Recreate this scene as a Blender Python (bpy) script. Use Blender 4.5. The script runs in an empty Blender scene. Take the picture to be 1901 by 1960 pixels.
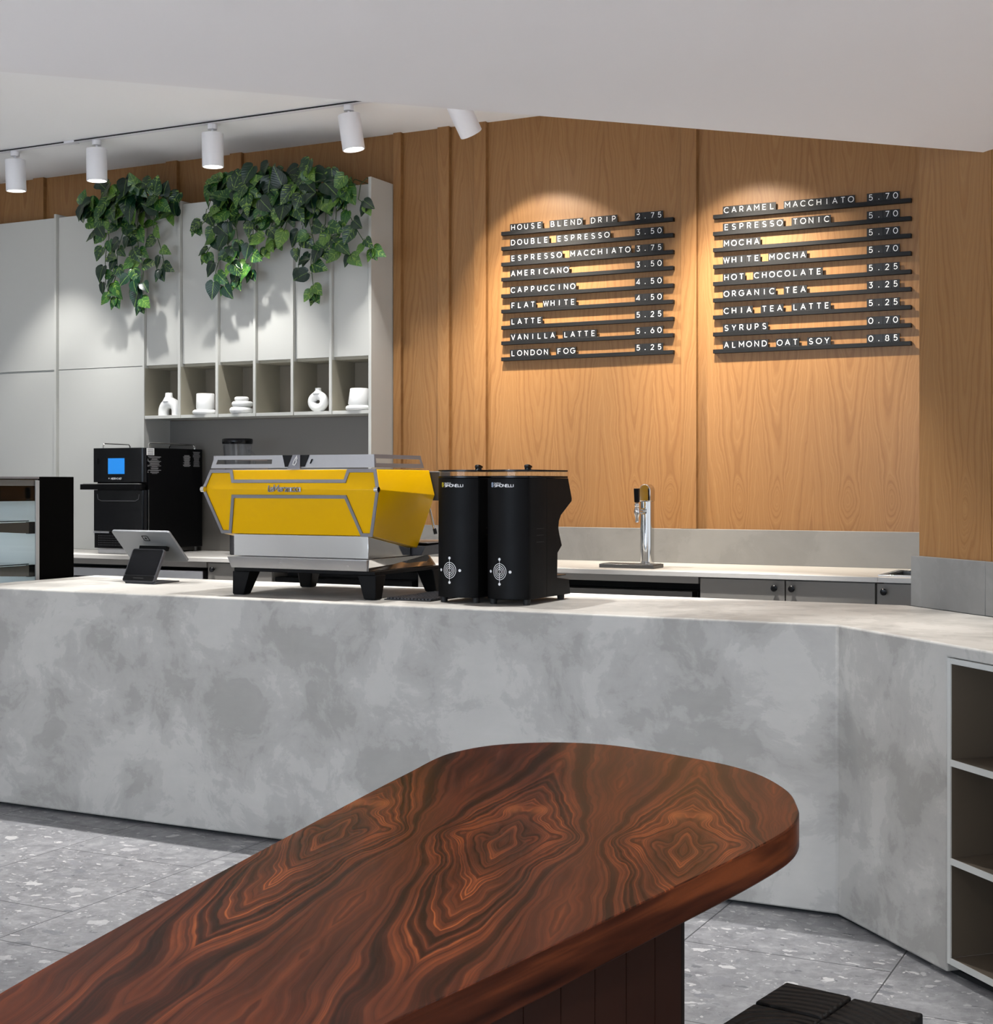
import bpy, bmesh, math, random
from mathutils import Vector, Matrix
PI = math.pi
rnd = random.Random(7)
sc = bpy.context.scene
COL = sc.collection

# ---------------------------------------------------------------- camera, sky, exposure
HC = 1.33                                   # eye height
cam_d = bpy.data.cameras.new('camera')
cam_d.sensor_fit = 'HORIZONTAL'; cam_d.sensor_width = 36.0
cam_d.lens = 2807.8 / 1901 * 36.0
cam_d.shift_y = -55.3 / 1901
cam_d.clip_end = 200
cam = bpy.data.objects.new('camera', cam_d); COL.objects.link(cam)
cam.location = (0, 0, HC)
cam.rotation_euler = (PI / 2, 0, math.radians(27.02))
sc.camera = cam

w = bpy.data.worlds.new('daylight'); sc.world = w; w.use_nodes = True
w.node_tree.nodes['Background'].inputs[0].default_value = (0.86, 0.92, 1.0, 1)
w.node_tree.nodes['Background'].inputs[1].default_value = 1.05

sc.view_settings.view_transform = 'Standard'
sc.view_settings.look = 'None'
sc.view_settings.exposure = 0.27
sc.view_settings.gamma = 1.0
sc.view_settings.use_curve_mapping = False

def light(name, kind, loc, energy, color=(1, 1, 1), aim=None, **kw):
    d = bpy.data.lights.new(name, kind); d.energy = energy; d.color = color
    for k, v in kw.items(): setattr(d, k, v)
    o = bpy.data.objects.new(name, d); COL.objects.link(o); o.location = loc
    if aim is not None:
        o.rotation_euler = (Vector(aim) - Vector(loc)).to_track_quat('-Z', 'Y').to_euler()
    return o

WARM = (1.0, 0.90, 0.76); NEUT = (1.0, 0.985, 0.965)
# second spot aimed at the right-hand menu, its fitting is above the dropped ceiling edge
light('menu_spot', 'SPOT', (-2.47, 6.86, 3.15), 42, WARM, (-2.27, 7.41, 2.30), spot_size=math.radians(76), spot_blend=0.3, shadow_soft_size=0.035)
light('menu_spot', 'SPOT', (-2.47, 6.86, 3.15), 290, WARM, (-2.15, 7.55, 1.72), spot_size=math.radians(76), spot_blend=0.9, shadow_soft_size=0.035)
light('menu_spot', 'SPOT', (-3.675, 6.925, 3.193), 290, WARM, (-3.35, 7.55, 1.72), spot_size=math.radians(76), spot_blend=0.9, shadow_soft_size=0.035)
# downlights of the high ceiling over the service counter; aisle ones are added to brighten the ceiling by bounce
for x in (-5.6, -4.35, -3.1, -2.15):
    light('counter_downlight', 'SPOT', (x, 4.97, 3.38), 190, NEUT, (x, 4.97, 0), spot_size=math.radians(72), spot_blend=0.35, shadow_soft_size=0.03)
for x in (-6.6, -5.0, -3.6, -2.2):
    light('aisle_bounce_fill', 'SPOT', (x, 6.02, 3.38), 640, NEUT, (x, 6.02, 0), spot_size=math.radians(46), spot_blend=0.5, shadow_soft_size=0.04)
# downlights of the dropped ceiling over the seating side
light('counter_end_downlight', 'SPOT', (-0.72, 4.42, 2.38), 60, NEUT, (-0.62, 4.3, 0.9), spot_size=math.radians(62), spot_blend=0.6, shadow_soft_size=0.04)
for x, y, e in ((0.1, 3.4, 45), (-1.3, 2.0, 50), (-2.3, 0.9, 45), (0.6, 1.4, 45)):
    light('seating_downlight', 'SPOT', (x, y, 2.38), e, NEUT, (x, y, 0), spot_size=math.radians(120), spot_blend=0.8, shadow_soft_size=0.05)
# unseen lamps added behind and left of the viewer, floor bounce lifts the dropped ceiling
for x, y in ((-8.0, 0.2), (-5.6, -0.6), (-6.6, -2.6), (-3.4, -2.2), (-1.0, -2.0), (1.6, -1.2), (2.6, 1.0), (-4.2, -4.4), (0.0, -4.2)):
    light('shop_bounce_fill', 'SPOT', (x, y, 2.38), 1450, NEUT, (x, y, 0), spot_size=math.radians(95), spot_blend=0.6, shadow_soft_size=0.06)
# shop window daylight from the street side, left of and behind the viewer
light('shop_window', 'AREA', (-3.2, -5.6, 1.7), 300, (0.66, 0.81, 1.0), (-0.9, 4.3, 0.6), shape='RECTANGLE', size=5.0, size_y=2.6)

# ---------------------------------------------------------------- helpers
def lin(c):
    return tuple(((v / 255) / 12.92 if v / 255 <= 0.04045 else ((v / 255 + 0.055) / 1.055) ** 2.4) for v in c)

class NT:
    """small node-tree writer"""
    def __init__(s, name):
        s.m = bpy.data.materials.new(name); s.m.use_nodes = True
        s.t = s.m.node_tree; s.b = s.t.nodes['Principled BSDF']
        s.pos = s.n('ShaderNodeNewGeometry').outputs['Position']
    def n(s, typ, **kw):
        x = s.t.nodes.new(typ)
        for k, v in kw.items(): setattr(x, k, v)
        return x
    def put(s, sock, v):
        if isinstance(v, bpy.types.NodeSocket): s.t.links.new(v, sock)
        elif isinstance(v, (tuple, list)) and len(v) == 3 and sock.type == 'RGBA': sock.default_value = (*v, 1)
        else: sock.default_value = v
    def M(s, op, a, b=None, c=None):
        x = s.n('ShaderNodeMath', operation=op)
        for i, v in enumerate((a, b, c)):
            if v is not None: s.put(x.inputs[i], v)
        return x.outputs[0]
    def V(s, op, a, b=None):
        x = s.n('ShaderNodeVectorMath', operation=op)
        s.put(x.inputs[0], a)
        if b is not None: s.put(x.inputs[1], b)
        return x.outputs['Value'] if op in ('DOT_PRODUCT', 'LENGTH', 'DISTANCE') else x.outputs[0]
    def sep(s, v):
        x = s.n('ShaderNodeSeparateXYZ'); s.put(x.inputs[0], v); return x.outputs
    def comb(s, a, b, c):
        x = s.n('ShaderNodeCombineXYZ')
        for i, v in enumerate((a, b, c)): s.put(x.inputs[i], v)
        return x.outputs[0]
    def noise(s, vec=None, scale=5, detail=4, rough=0.5, dims='3D', wv=None, dist=0, out=0):
        x = s.n('ShaderNodeTexNoise', noise_dimensions=dims)
        if vec is not None: s.put(x.inputs['Vector'], vec)
        if wv is not None: s.put(x.inputs['W'], wv)
        x.inputs['Scale'].default_value = scale; x.inputs['Detail'].default_value = detail
        x.inputs['Roughness'].default_value = rough; x.inputs['Distortion'].default_value = dist
        return x.outputs[out]
    def ramp(s, fac, stops, interp='LINEAR'):
        x = s.n('ShaderNodeValToRGB'); s.put(x.inputs[0], fac); r = x.color_ramp; r.interpolation = interp
        while len(r.elements) < len(stops): r.elements.new(0.5)
        for e, (p, c) in zip(r.elements, stops):
            e.position = p; e.color = (*c, 1) if len(c) == 3 else c
        return x.outputs[0]
    def mix(s, fac, a, b, blend='MIX'):
        x = s.n('ShaderNodeMix', data_type='RGBA', blend_type=blend)
        s.put(x.inputs[0], fac); s.put(x.inputs[6], a); s.put(x.inputs[7], b); return x.outputs[2]
    def bump(s, h, strength=0.1, dist=0.01):
        x = s.n('ShaderNodeBump'); x.inputs['Strength'].default_value = strength; x.inputs['Distance'].default_value = dist
        s.put(x.inputs['Height'], h); s.t.links.new(x.outputs[0], s.b.inputs['Normal'])
    def base(s, c): s.put(s.b.inputs['Base Color'], c)
    def set(s, **kw):
        for k, v in kw.items(): s.put(s.b.inputs[k.replace('_', ' ')], v)
        return s.m

def gray(v): return (v, v, v)

def plain(name, rgb, rough=0.5, metal=0.0, vary=0.06, scale=14, **kw):
    """a plain finish with a slight procedural unevenness"""
    k = NT(name); c = lin(rgb)
    f = k.noise(k.pos, scale, 4, 0.55)
    k.base(k.mix(f, tuple(v * (1 - vary) for v in c), tuple(min(1, v * (1 + vary)) for v in c)))
    k.put(k.b.inputs['Roughness'], k.M('MULTIPLY_ADD', f, 0.12, rough - 0.06))
    return k.set(Metallic=metal, **kw)

def oak(name, axis, tint=1.0):
    """crown-cut veneer, leaves mirrored in pairs, standing grain"""
    k = NT(name); x, y, z = k.sep(k.pos)
    u0 = k.V('DOT_PRODUCT', k.pos, axis)
    wob = k.noise(k.comb(k.M('MULTIPLY', u0, 6.5), k.M('MULTIPLY', z, 2.1), 0), 1.0, 4, 0.55)
    u = k.M('ADD', u0, k.M('MULTIPLY', k.M('SUBTRACT', wob, 0.5), 0.085))
    t = k.M('DIVIDE', k.M('ADD', u, 20.0), 0.295)
    fr = k.M('PINGPONG', t, 1.0)
    du = k.M('MULTIPLY', k.M('SUBTRACT', fr, 0.36), 0.295)
    h = k.M('SQRT', k.M('ADD', k.M('MULTIPLY', du, du), 0.0004))
    dz = k.M('SUBTRACT', z, 1.24)
    r2 = k.M('ADD', k.M('POWER', k.M('DIVIDE', du, 0.04), 2.0), k.M('POWER', k.M('DIVIDE', dz, 0.09), 2.0))
    eye = k.M('MULTIPLY', k.M('EXPONENT', k.M('MULTIPLY', r2, -1.0)), -0.10)
    g = k.M('ADD', k.M('SUBTRACT', h, k.M('MULTIPLY', z, 0.085)), eye)
    leaf = k.M('FLOOR', k.M('DIVIDE', t, 2.0))
    rings = k.noise(dims='1D', wv=k.M('ADD', k.M('MULTIPLY', g, 58.0), k.M('MULTIPLY', leaf, 0.7)), scale=1.0, detail=3, rough=0.6)
    fib = k.noise(k.comb(k.M('MULTIPLY', u, 260.0), k.M('MULTIPLY', z, 5.0), 0), 1.0, 3, 0.6)
    d, m, l = [tuple(c * tint * 0.70 for c in lin(q)) for q in ((154, 106, 60), (174, 126, 76), (190, 142, 90))]
    c = k.ramp(rings, [(0.28, d), (0.47, m), (0.62, l), (0.75, m)])
    broad = k.noise(k.comb(k.M('MULTIPLY', u0, 9.0), k.M('MULTIPLY', z, 0.5), 4.0), 1.0, 3)
    c = k.mix(k.M('MULTIPLY', broad, 0.45), c, tuple(v * q for v, q in zip(m, (0.80, 0.74, 0.68))))
    c = k.mix(k.M('MULTIPLY', fib, 0.75), c, tuple(v * 0.70 for v in m))
    k.base(c); k.bump(fib, 0.04, 0.002)
    return k.set(Roughness=0.42, Specular_IOR_Level=0.35)

def walnut(name):
    """book-matched walnut: knots and sunbursts mirrored about each seam, long grain on the edge band"""
    k = NT(name); x, y, z = k.sep(k.pos)
    u = k.M('ADD', k.M('MULTIPLY', x, 0.957), k.M('MULTIPLY', y, 0.29))
    v = k.M('ADD', k.M('MULTIPLY', x, -0.29), k.M('MULTIPLY', y, 0.957))
    d = k.M('PINGPONG', k.M('ADD', u, 0.12), 0.147)
    w1 = k.noise(k.comb(k.M('MULTIPLY', d, 7.0), k.M('MULTIPLY', v, 3.2), 3.0), 1.0, 2, 0.5)
    w2 = k.noise(k.comb(k.M('MULTIPLY', d, 24.0), k.M('MULTIPLY', v, 8.0), 9.0), 1.0, 2, 0.5)
    ws = k.M('ADD', k.M('MULTIPLY', k.M('SUBTRACT', w1, 0.5), 0.085), k.M('MULTIPLY', k.M('SUBTRACT', w2, 0.5), 0.017))
    D = k.M('ADD', k.M('SUBTRACT', 0.147, d), ws)
    dv = k.M('SUBTRACT', v, 2.38)
    den = k.M('ADD', 0.07, k.M('MULTIPLY', k.M('SQRT', k.M('ADD', k.M('MULTIPLY', dv, dv), 0.010)), 0.50))
    g = k.M('DIVIDE', D, den)
    def knot(g, kd, kv, ru, rv, amp):
        a = k.M('POWER', k.M('DIVIDE', k.M('ADD', k.M('SUBTRACT', d, kd), k.M('MULTIPLY', ws, 0.5)), ru), 2.0)
        b = k.M('POWER', k.M('DIVIDE', k.M('SUBTRACT', v, kv), rv), 2.0)
        return k.M('ADD', g, k.M('MULTIPLY', k.M('EXPONENT', k.M('MULTIPLY', k.M('ADD', a, b), -1.0)), amp))
    g = knot(g, 0.100, 2.43, 0.024, 0.045, 0.16)
    g = knot(g, 0.028, 2.43, 0.020, 0.040, -0.13)
    g = knot(g, 0.026, 2.62, 0.020, 0.045, 0.12)
    g = knot(g, 0.040, 1.95, 0.035, 0.12, 0.05)
    g = knot(g, 0.100, 1.55, 0.030, 0.12, -0.05)
    n1 = k.noise(dims='1D', wv=k.M('MULTIPLY', g, 38.0), scale=1.0, detail=4, rough=0.6)
    n2 = k.noise(dims='1D', wv=k.M('ADD', k.M('MULTIPLY', g, 11.0), 31.0), scale=1.0, detail=1)
    n3 = k.noise(k.comb(k.M('MULTIPLY', d, 16.0), k.M('MULTIPLY', v, 2.2), 17.0), 1.0, 3)
    fac = k.M('ADD', k.M('ADD', k.M('MULTIPLY', n1, 0.40), k.M('MULTIPLY', n2, 0.34)), k.M('MULTIPLY', n3, 0.26))
    stops = [(0.37, lin((24, 10, 6))), (0.44, lin((48, 22, 14))), (0.50, lin((70, 33, 21))), (0.56, lin((92, 45, 27))), (0.615, lin((126, 65, 36))), (0.68, lin((170, 94, 50)))]
    top = k.ramp(fac, stops)
    spot = k.M('EXPONENT', k.M('MULTIPLY', k.M('ADD', k.M('POWER', k.M('DIVIDE', k.M('SUBTRACT', d, 0.024), 0.014), 2.0), k.M('POWER', k.M('DIVIDE', k.M('SUBTRACT', v, 2.62), 0.03), 2.0)), -1.0))
    top = k.mix(k.M('MULTIPLY', spot, 0.5), top, lin((166, 96, 54)))
    e1 = k.noise(k.comb(k.M('MULTIPLY', x, 1.6), k.M('MULTIPLY', y, 1.6), k.M('MULTIPLY', z, 26.0)), 1.0, 4, 0.55, dist=0.5)
    edge = k.ramp(e1, [(0.34, lin((30, 14, 9))), (0.5, lin((70, 35, 22))), (0.66, lin((120, 64, 36)))])
    nz = k.sep(k.n('ShaderNodeNewGeometry').outputs['Normal'])[2]
    c = k.mix(k.M('GREATER_THAN', nz, 0.6), edge, top)
    fib = k.noise(k.comb(k.M('MULTIPLY', d, 420.0), k.M('MULTIPLY', v, 12.0), k.M('MULTIPLY', z, 420.0)), 1.0, 2)
    c = k.mix(k.M('MULTIPLY', fib, 0.22), c, lin((48, 24, 16)))
    k.base(c); k.bump(fib, 0.03, 0.001)
    return k.set(Roughness=0.28, Specular_IOR_Level=0.08)

def plaster(name, a, b, rough=0.6, sc_=2.9):
    """hand-trowelled micro-cement"""
    k = NT(name)
    wv = k.noise(k.pos, 2.2, 3, 0.5, out=1)
    p = k.V('ADD', k.pos, k.V('MULTIPLY', k.V('SUBTRACT', wv, (0.5, 0.5, 0.5)), (0.35, 0.35, 0.35)))
    n1 = k.noise(p, sc_, 9, 0.66)
    n2 = k.noise(p, 7.0, 6, 0.6)
    n3 = k.noise(k.V('MULTIPLY', k.pos, (2.0, 2.0, 9.0)), 5.0, 4, 0.6)
    pat = k.ramp(n1, [(0.42, gray(0.0)), (0.46, gray(0.42)), (0.52, gray(0.58)), (0.55, gray(1.0))])
    f = k.M('ADD', k.M('MULTIPLY', pat, 0.50), k.M('ADD', k.M('MULTIPLY', n2, 0.42), k.M('MULTIPLY', n3, 0.12)))
    k.base(k.ramp(f, [(0.1, lin(a)), (0.9, lin(b))]))
    k.put(k.b.inputs['Roughness'], k.M('MULTIPLY_ADD', n1, -0.2, rough + 0.1))
    k.bump(k.M('ADD', k.M('MULTIPLY', pat, 0.5), n2), 0.12, 0.006)
    return k.m

def terrazzo(name):
    k = NT(name); x, y, z = k.sep(k.pos)
    warp = k.V('MULTIPLY', k.V('SUBTRACT', k.noise(k.pos, 7, 3, out=1), (0.5, 0.5, 0.5)), (0.09, 0.09, 0))
    p = k.V('ADD', k.pos, warp)
    p = k.V('ADD', p, k.V('MULTIPLY', k.V('SUBTRACT', k.noise(k.pos, 34, 3, 0.6, out=1), (0.5, 0.5, 0.5)), (0.045, 0.045, 0)))
    def chips(scale, thr, vec):
        vo = k.n('ShaderNodeTexVoronoi', feature='F1'); k.put(vo.inputs['Vector'], vec); vo.inputs['Scale'].default_value = scale
        vo.inputs['Randomness'].default_value = 1.0
        r = k.sep(vo.outputs['Color'])
        size = k.M('MULTIPLY_ADD', r[1], thr * 0.8, thr * 0.25)
        inside = k.M('SMOOTH_MIN', 1.0, k.M('MULTIPLY', k.M('MAXIMUM', k.M('SUBTRACT', size, vo.outputs['Distance']), 0.0), 40.0), 0.1)
        return inside, r[0], r[2]
    stretch = k.V('MULTIPLY', p, (1.0, 1.7, 1.0))
    b0 = k.noise(p, 16, 8, 0.72); b1 = k.noise(p, 2.5, 4)
    c = k.ramp(k.M('ADD', k.M('MULTIPLY', b0, 0.75), k.M('MULTIPLY', b1, 0.25)), [(0.32, lin((98, 98, 101))), (0.5, lin((130, 130, 132))), (0.66, lin((154, 154, 155)))])
    for scale, thr, vec in ((60, 0.40, p), (26, 0.42, stretch), (9.5, 0.40, stretch)):
        ins, r, r2 = chips(scale, thr, vec)
        col = k.ramp(r, [(0.0, lin((80, 82, 86))), (0.08, lin((108, 110, 114))), (0.16, lin((122, 122, 126))), (0.55, lin((152, 152, 154))), (0.9, lin((192, 191, 190)))])
        keep = k.M('MULTIPLY', ins, k.M('GREATER_THAN', r2, 0.25))
        c = k.mix(k.M('MULTIPLY', keep, 0.8), c, col)
    # 597 mm tiles laid in running bond
    cx_ = k.M('DIVIDE', k.M('ADD', x, 0.855 + 59.7), 0.597); colm = k.M('FLOOR', cx_); fx = k.M('FRACT', cx_)
    yy = k.M('ADD', k.M('DIVIDE', k.M('ADD', y, 59.7 - 3.745), 0.597), k.M('MULTIPLY', k.M('MODULO', colm, 2.0), 0.5)); fy = k.M('FRACT', yy)
    ex = k.M('MINIMUM', fx, k.M('SUBTRACT', 1.0, fx)); ey = k.M('MINIMUM', fy, k.M('SUBTRACT', 1.0, fy))
    joint = k.M('LESS_THAN', k.M('MINIMUM', ex, ey), 0.0036)
    c = k.mix(k.M('MULTIPLY', joint, 0.9), c, lin((56, 56, 58)))
    k.base(c)
    return k.set(Roughness=0.42, Specular_IOR_Level=0.35)

def glass(name, rgb=(247, 248, 250), rough=0.0, alpha=0.18):
    """thin clear sheet: mostly see-through with a gloss on top"""
    k = NT(name); t = k.t
    tr = k.n('ShaderNodeBsdfTransparent'); k.put(tr.inputs[0], lin(rgb))
    gl = k.n('ShaderNodeBsdfGlossy'); gl.inputs['Roughness'].default_value = rough
    fr = k.n('ShaderNodeLayerWeight'); fr.inputs[0].default_value = 0.5
    nz = k.noise(k.pos, 6, 2)
    fac = k.M('ADD', k.M('MULTIPLY_ADD', k.M('POWER', fr.outputs['Facing'], 5.0), 0.9, 0.012), k.M('MULTIPLY', nz, alpha * 0.05))
    mx = k.n('ShaderNodeMixShader'); k.put(mx.inputs[0], fac)
    t.links.new(tr.outputs[0], mx.inputs[1]); t.links.new(gl.outputs[0], mx.inputs[2])
    t.links.new(mx.outputs[0], t.nodes['Material Output'].inputs['Surface'])
    return k.m

def emit(name, rgb, strength):
    k = NT(name)
    n = k.noise(k.pos, 3, 2)
    c = lin(rgb)
    k.base(tuple(v * 0.5 for v in c))
    k.put(k.b.inputs['Emission Color'], k.mix(n, tuple(v * 0.92 for v in c), c))
    return k.set(Emission_Strength=strength, Roughness=0.3)

def leafy(name):
    k = NT(name)
    uv = k.n('ShaderNodeUVMap').outputs[0]
    u, v, _ = k.sep(uv)
    lid = k.M('FLOOR', k.M('DIVIDE', u, 2.0)); uu = k.M('SUBTRACT', u, k.M('MULTIPLY', lid, 2.0))
    wn = k.n('ShaderNodeTexWhiteNoise', noise_dimensions='1D'); k.put(wn.inputs['W'], lid)
    rr = wn.outputs['Value']
    au = k.M('ABSOLUTE', k.M('SUBTRACT', uu, 0.5))
    vein = k.M('SINE', k.M('MULTIPLY', k.M('SUBTRACT', v, k.M('MULTIPLY', au, 0.9)), 44.0))
    str_ = k.noise(k.comb(k.M('MULTIPLY', au, 4.0), k.M('MULTIPLY', k.M('SUBTRACT', v, k.M('MULTIPLY', au, 0.8)), 12.0), k.M('MULTIPLY', lid, 3.7)), 1.0, 2)
    base_ = k.ramp(rr, [(0.0, lin((7, 34, 24))), (0.5, lin((12, 50, 25))), (0.76, lin((30, 80, 30))), (1.0, lin((84, 118, 42)))])
    streak = k.M('MULTIPLY', k.M('GREATER_THAN', str_, 0.60), k.M('GREATER_THAN', rr, 0.3))
    c = k.mix(k.M('MULTIPLY', streak, 0.65), base_, lin((138, 168, 66)))
    mid = k.M('LESS_THAN', au, 0.02)
    c = k.mix(k.M('MULTIPLY', mid, 0.5), c, lin((120, 150, 70)))
    c = k.mix(k.M('MULTIPLY', k.M('MULTIPLY_ADD', vein, 0.5, 0.5), 0.18), c, lin((8, 36, 22)))
    k.base(c); k.bump(vein, 0.12, 0.003)
    return k.set(Roughness=0.33, Specular_IOR_Level=0.5)

def charred(name):
    k = NT(name); x, y, z = k.sep(k.pos)
    wob = k.noise(k.pos, 14, 3)
    r = k.V('DISTANCE', k.pos, (-0.66, 2.30, 0.45))
    ring = k.M('SINE', k.M('ADD', k.M('MULTIPLY', r, 330.0), k.M('MULTIPLY', wob, 7.0)))
    f = k.M('MULTIPLY_ADD', ring, 0.5, 0.5)
    k.base(k.ramp(f, [(0.0, lin((6, 6, 6))), (1.0, lin((17, 16, 16)))]))
    k.bump(k.M('ADD', ring, k.noise(k.pos, 90, 3)), 0.5, 0.003)
    return k.set(Roughness=0.6, Specular_IOR_Level=0.25)

# ---------------------------------------------------------------- mesh building
class MB:
    def __init__(s): s.bm = bmesh.new()
    def quad(s, pts, uv=None):
        return s.bm.faces.new([s.bm.verts.new(p) for p in pts])
    def box(s, x0, x1, y0, y1, z0, z1):
        v = [s.bm.verts.new(p) for p in ((x0, y0, z0), (x1, y0, z0), (x1, y1, z0), (x0, y1, z0), (x0, y0, z1), (x1, y0, z1), (x1, y1, z1), (x0, y1, z1))]
        for f in ((0, 3, 2, 1), (4, 5, 6, 7), (0, 1, 5, 4), (1, 2, 6, 5), (2, 3, 7, 6), (3, 0, 4, 7)): s.bm.faces.new([v[i] for i in f])
        return s
    def hexa(s, lo, hi):
        """solid between two polygons of equal count"""
        a = [s.bm.verts.new(p) for p in lo]; b = [s.bm.verts.new(p) for p in hi]; n = len(a)
        s.bm.faces.new(a[::-1]); s.bm.faces.new(b)
        for i in range(n): s.bm.faces.new((a[i], a[(i + 1) % n], b[(i + 1) % n], b[i]))
        return s
    def prism(s, poly, z0, z1):
        return s.hexa([(x, y, z0) for x, y in poly], [(x, y, z1) for x, y in poly])
    def prism_x(s, poly, x0, x1):
        return s.hexa([(x0, y, z) for y, z in poly], [(x1, y, z) for y, z in poly])
    def prism_y(s, poly, y0, y1):
        return s.hexa([(x, y0, z) for x, z in poly], [(x, y1, z) for x, z in poly])
    def cyl(s, p0, p1, r0, r1=None, n=24, cap=True):
        r1 = r0 if r1 is None else r1
        p0, p1 = Vector(p0), Vector(p1); d = (p1 - p0).normalized()
        a = d.orthogonal().normalized(); b = d.cross(a)
        A = [s.bm.verts.new(p0 + (a * math.cos(2 * PI * i / n) + b * math.sin(2 * PI * i / n)) * r0) for i in range(n)]
        B = [s.bm.verts.new(p1 + (a * math.cos(2 * PI * i / n) + b * math.sin(2 * PI * i / n)) * r1) for i in range(n)]
        for i in range(n): s.bm.faces.new((A[i], A[(i + 1) % n], B[(i + 1) % n], B[i]))
        if cap: s.bm.faces.new(A[::-1]); s.bm.faces.new(B)
        return s
    def tube(s, pts, r, n=8, closed=False):
        P = [Vector(p) for p in pts]; rings = []; m = len(P); up = None
        for i, p in enumerate(P):
            if closed: t = (P[(i + 1) % m] - P[i - 1]).normalized()
            else: t = (P[min(i + 1, m - 1)] - P[max(i - 1, 0)]).normalized()
            if up is None: up = t.orthogonal().normalized()
            up = (up - t * up.dot(t)).normalized(); b = t.cross(up)
            rr = r[i] if isinstance(r, (list, tuple)) else r
            rings.append([s.bm.verts.new(p + (up * math.cos(2 * PI * j / n) + b * math.sin(2 * PI * j / n)) * rr) for j in range(n)])
        for i in range(m if closed else m - 1):
            A, B = rings[i], rings[(i + 1) % m]
            for j in range(n): s.bm.faces.new((A[j], A[(j + 1) % n], B[(j + 1) % n], B[j]))
        if not closed: s.bm.faces.new(rings[0][::-1]); s.bm.faces.new(rings[-1])
        return s
    def lathe(s, prof, c, n=40):
        """revolve (r, z) profile about the vertical through c"""
        rings = []
        for r, z in prof:
            if r < 1e-6: rings.append([s.bm.verts.new((c[0], c[1], z))])
            else: rings.append([s.bm.verts.new((c[0] + r * math.cos(2 * PI * i / n), c[1] + r * math.sin(2 * PI * i / n), z)) for i in range(n)])
        for A, B in zip(rings, rings[1:]):
            for i in range(n):
                if len(A) == 1 and len(B) == 1: continue
                if len(A) == 1: s.bm.faces.new((A[0], B[(i + 1) % n], B[i]))
                elif len(B) == 1: s.bm.faces.new((A[i], A[(i + 1) % n], B[0]))
                else: s.bm.faces.new((A[i], A[(i + 1) % n], B[(i + 1) % n], B[i]))
        return s
    def ribbon(s, pts, wd, closed=False, mapf=lambda x, z: (x, 0, z), thick=0):
        """flat band of width wd along a 2-D path, mitred, mapped into space"""
        P = [Vector(p) for p in pts]; m = len(P); L = []; R = []
        if closed and (P[0] - P[-1]).length < 1e-6: P.pop(); m -= 1
        for i in range(m):
            if closed: a, b = (P[i] - P[i - 1]), (P[(i + 1) % m] - P[i])
            else:
                a = P[i] - P[i - 1] if i else P[1] - P[0]; b = P[i + 1] - P[i] if i < m - 1 else P[i] - P[i - 1]
            a = a.normalized(); b = b.normalized()
            na, nb = Vector((-a.y, a.x)), Vector((-b.y, b.x)); nn = na + nb
            if nn.length < 1e-4: nn = na.copy()
            nn.normalize(); q = min(2.2, 1 / max(0.3, nn.dot(na)))
            L.append(P[i] + nn * wd / 2 * q); R.append(P[i] - nn * wd / 2 * q)
        vl = [s.bm.verts.new(mapf(*p)) for p in L]; vr = [s.bm.verts.new(mapf(*p)) for p in R]
        for i in range(m if closed else m - 1):
            j = (i + 1) % m
            s.bm.faces.new((vl[i], vr[i], vr[j], vl[j]))
        return s
    def disc(s, c, r, mapf, n=16):
        s.bm.faces.new([s.bm.verts.new(mapf(c[0] + r * math.cos(2 * PI * i / n), c[1] + r * math.sin(2 * PI * i / n))) for i in range(n)])
        return s
    def build(s, name, mat, parent=None, bevel=0.0, seg=2, smooth=None, solid=0.0, subsurf=0, ang=35):
        bm = s.bm
        bmesh.ops.recalc_face_normals(bm, faces=bm.faces)
        off = Vector((0, 0, 0)); p = parent
        while p is not None: off += p.location; p = p.parent
        bmesh.ops.translate(bm, verts=bm.verts, vec=-off)
        me = bpy.data.meshes.new(name); bm.to_mesh(me); bm.free()
        me.materials.append(mat)
        o = bpy.data.objects.new(name, me); COL.objects.link(o); o.parent = parent
        if solid:
            mo = o.modifiers.new('solid', 'SOLIDIFY'); mo.thickness = solid; mo.offset = 0
        if bevel:
            mo = o.modifiers.new('bevel', 'BEVEL'); mo.width = bevel; mo.segments = seg; mo.limit_method = 'ANGLE'; mo.angle_limit = math.radians(30)
        if subsurf:
            mo = o.modifiers.new('sub', 'SUBSURF'); mo.levels = subsurf; mo.render_levels = subsurf
        if smooth or bevel or subsurf:
            for f in me.polygons: f.use_smooth = True
            if not subsurf:
                try: me.set_sharp_from_angle(angle=math.radians(ang))
                except Exception: pass
        return o

def tag(o, label, cat, group=None):
    o['label'] = label; o['category'] = cat
    if group: o['group'] = group
    return o
def thing(name, label, cat, loc, group=None):
    o = bpy.data.objects.new(name, None); COL.objects.link(o); o.location = loc; o.empty_display_size = 0.1
    return tag(o, label, cat, group)
def struct(o):
    o['kind'] = 'structure'; return o

def rpoly(x0, x1, y0, y1, r, n=6):
    """rounded rectangle"""
    if not isinstance(r, (list, tuple)): r = [r] * 4
    pts = []
    for (cx, cy, a, q) in ((x1, y1, 0, r[0]), (x0, y1, 90, r[1]), (x0, y0, 180, r[2]), (x1, y0, 270, r[3])):
        sx = -1 if cx == x1 else 1; sy = -1 if cy == y1 else 1
        if q <= 0: pts.append((cx, cy)); continue
        for i in range(n + 1):
            t = math.radians(a + 90 * i / n)
            pts.append((cx + sx * q + q * math.cos(t), cy + sy * q + q * math.sin(t)))
    return pts

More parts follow.
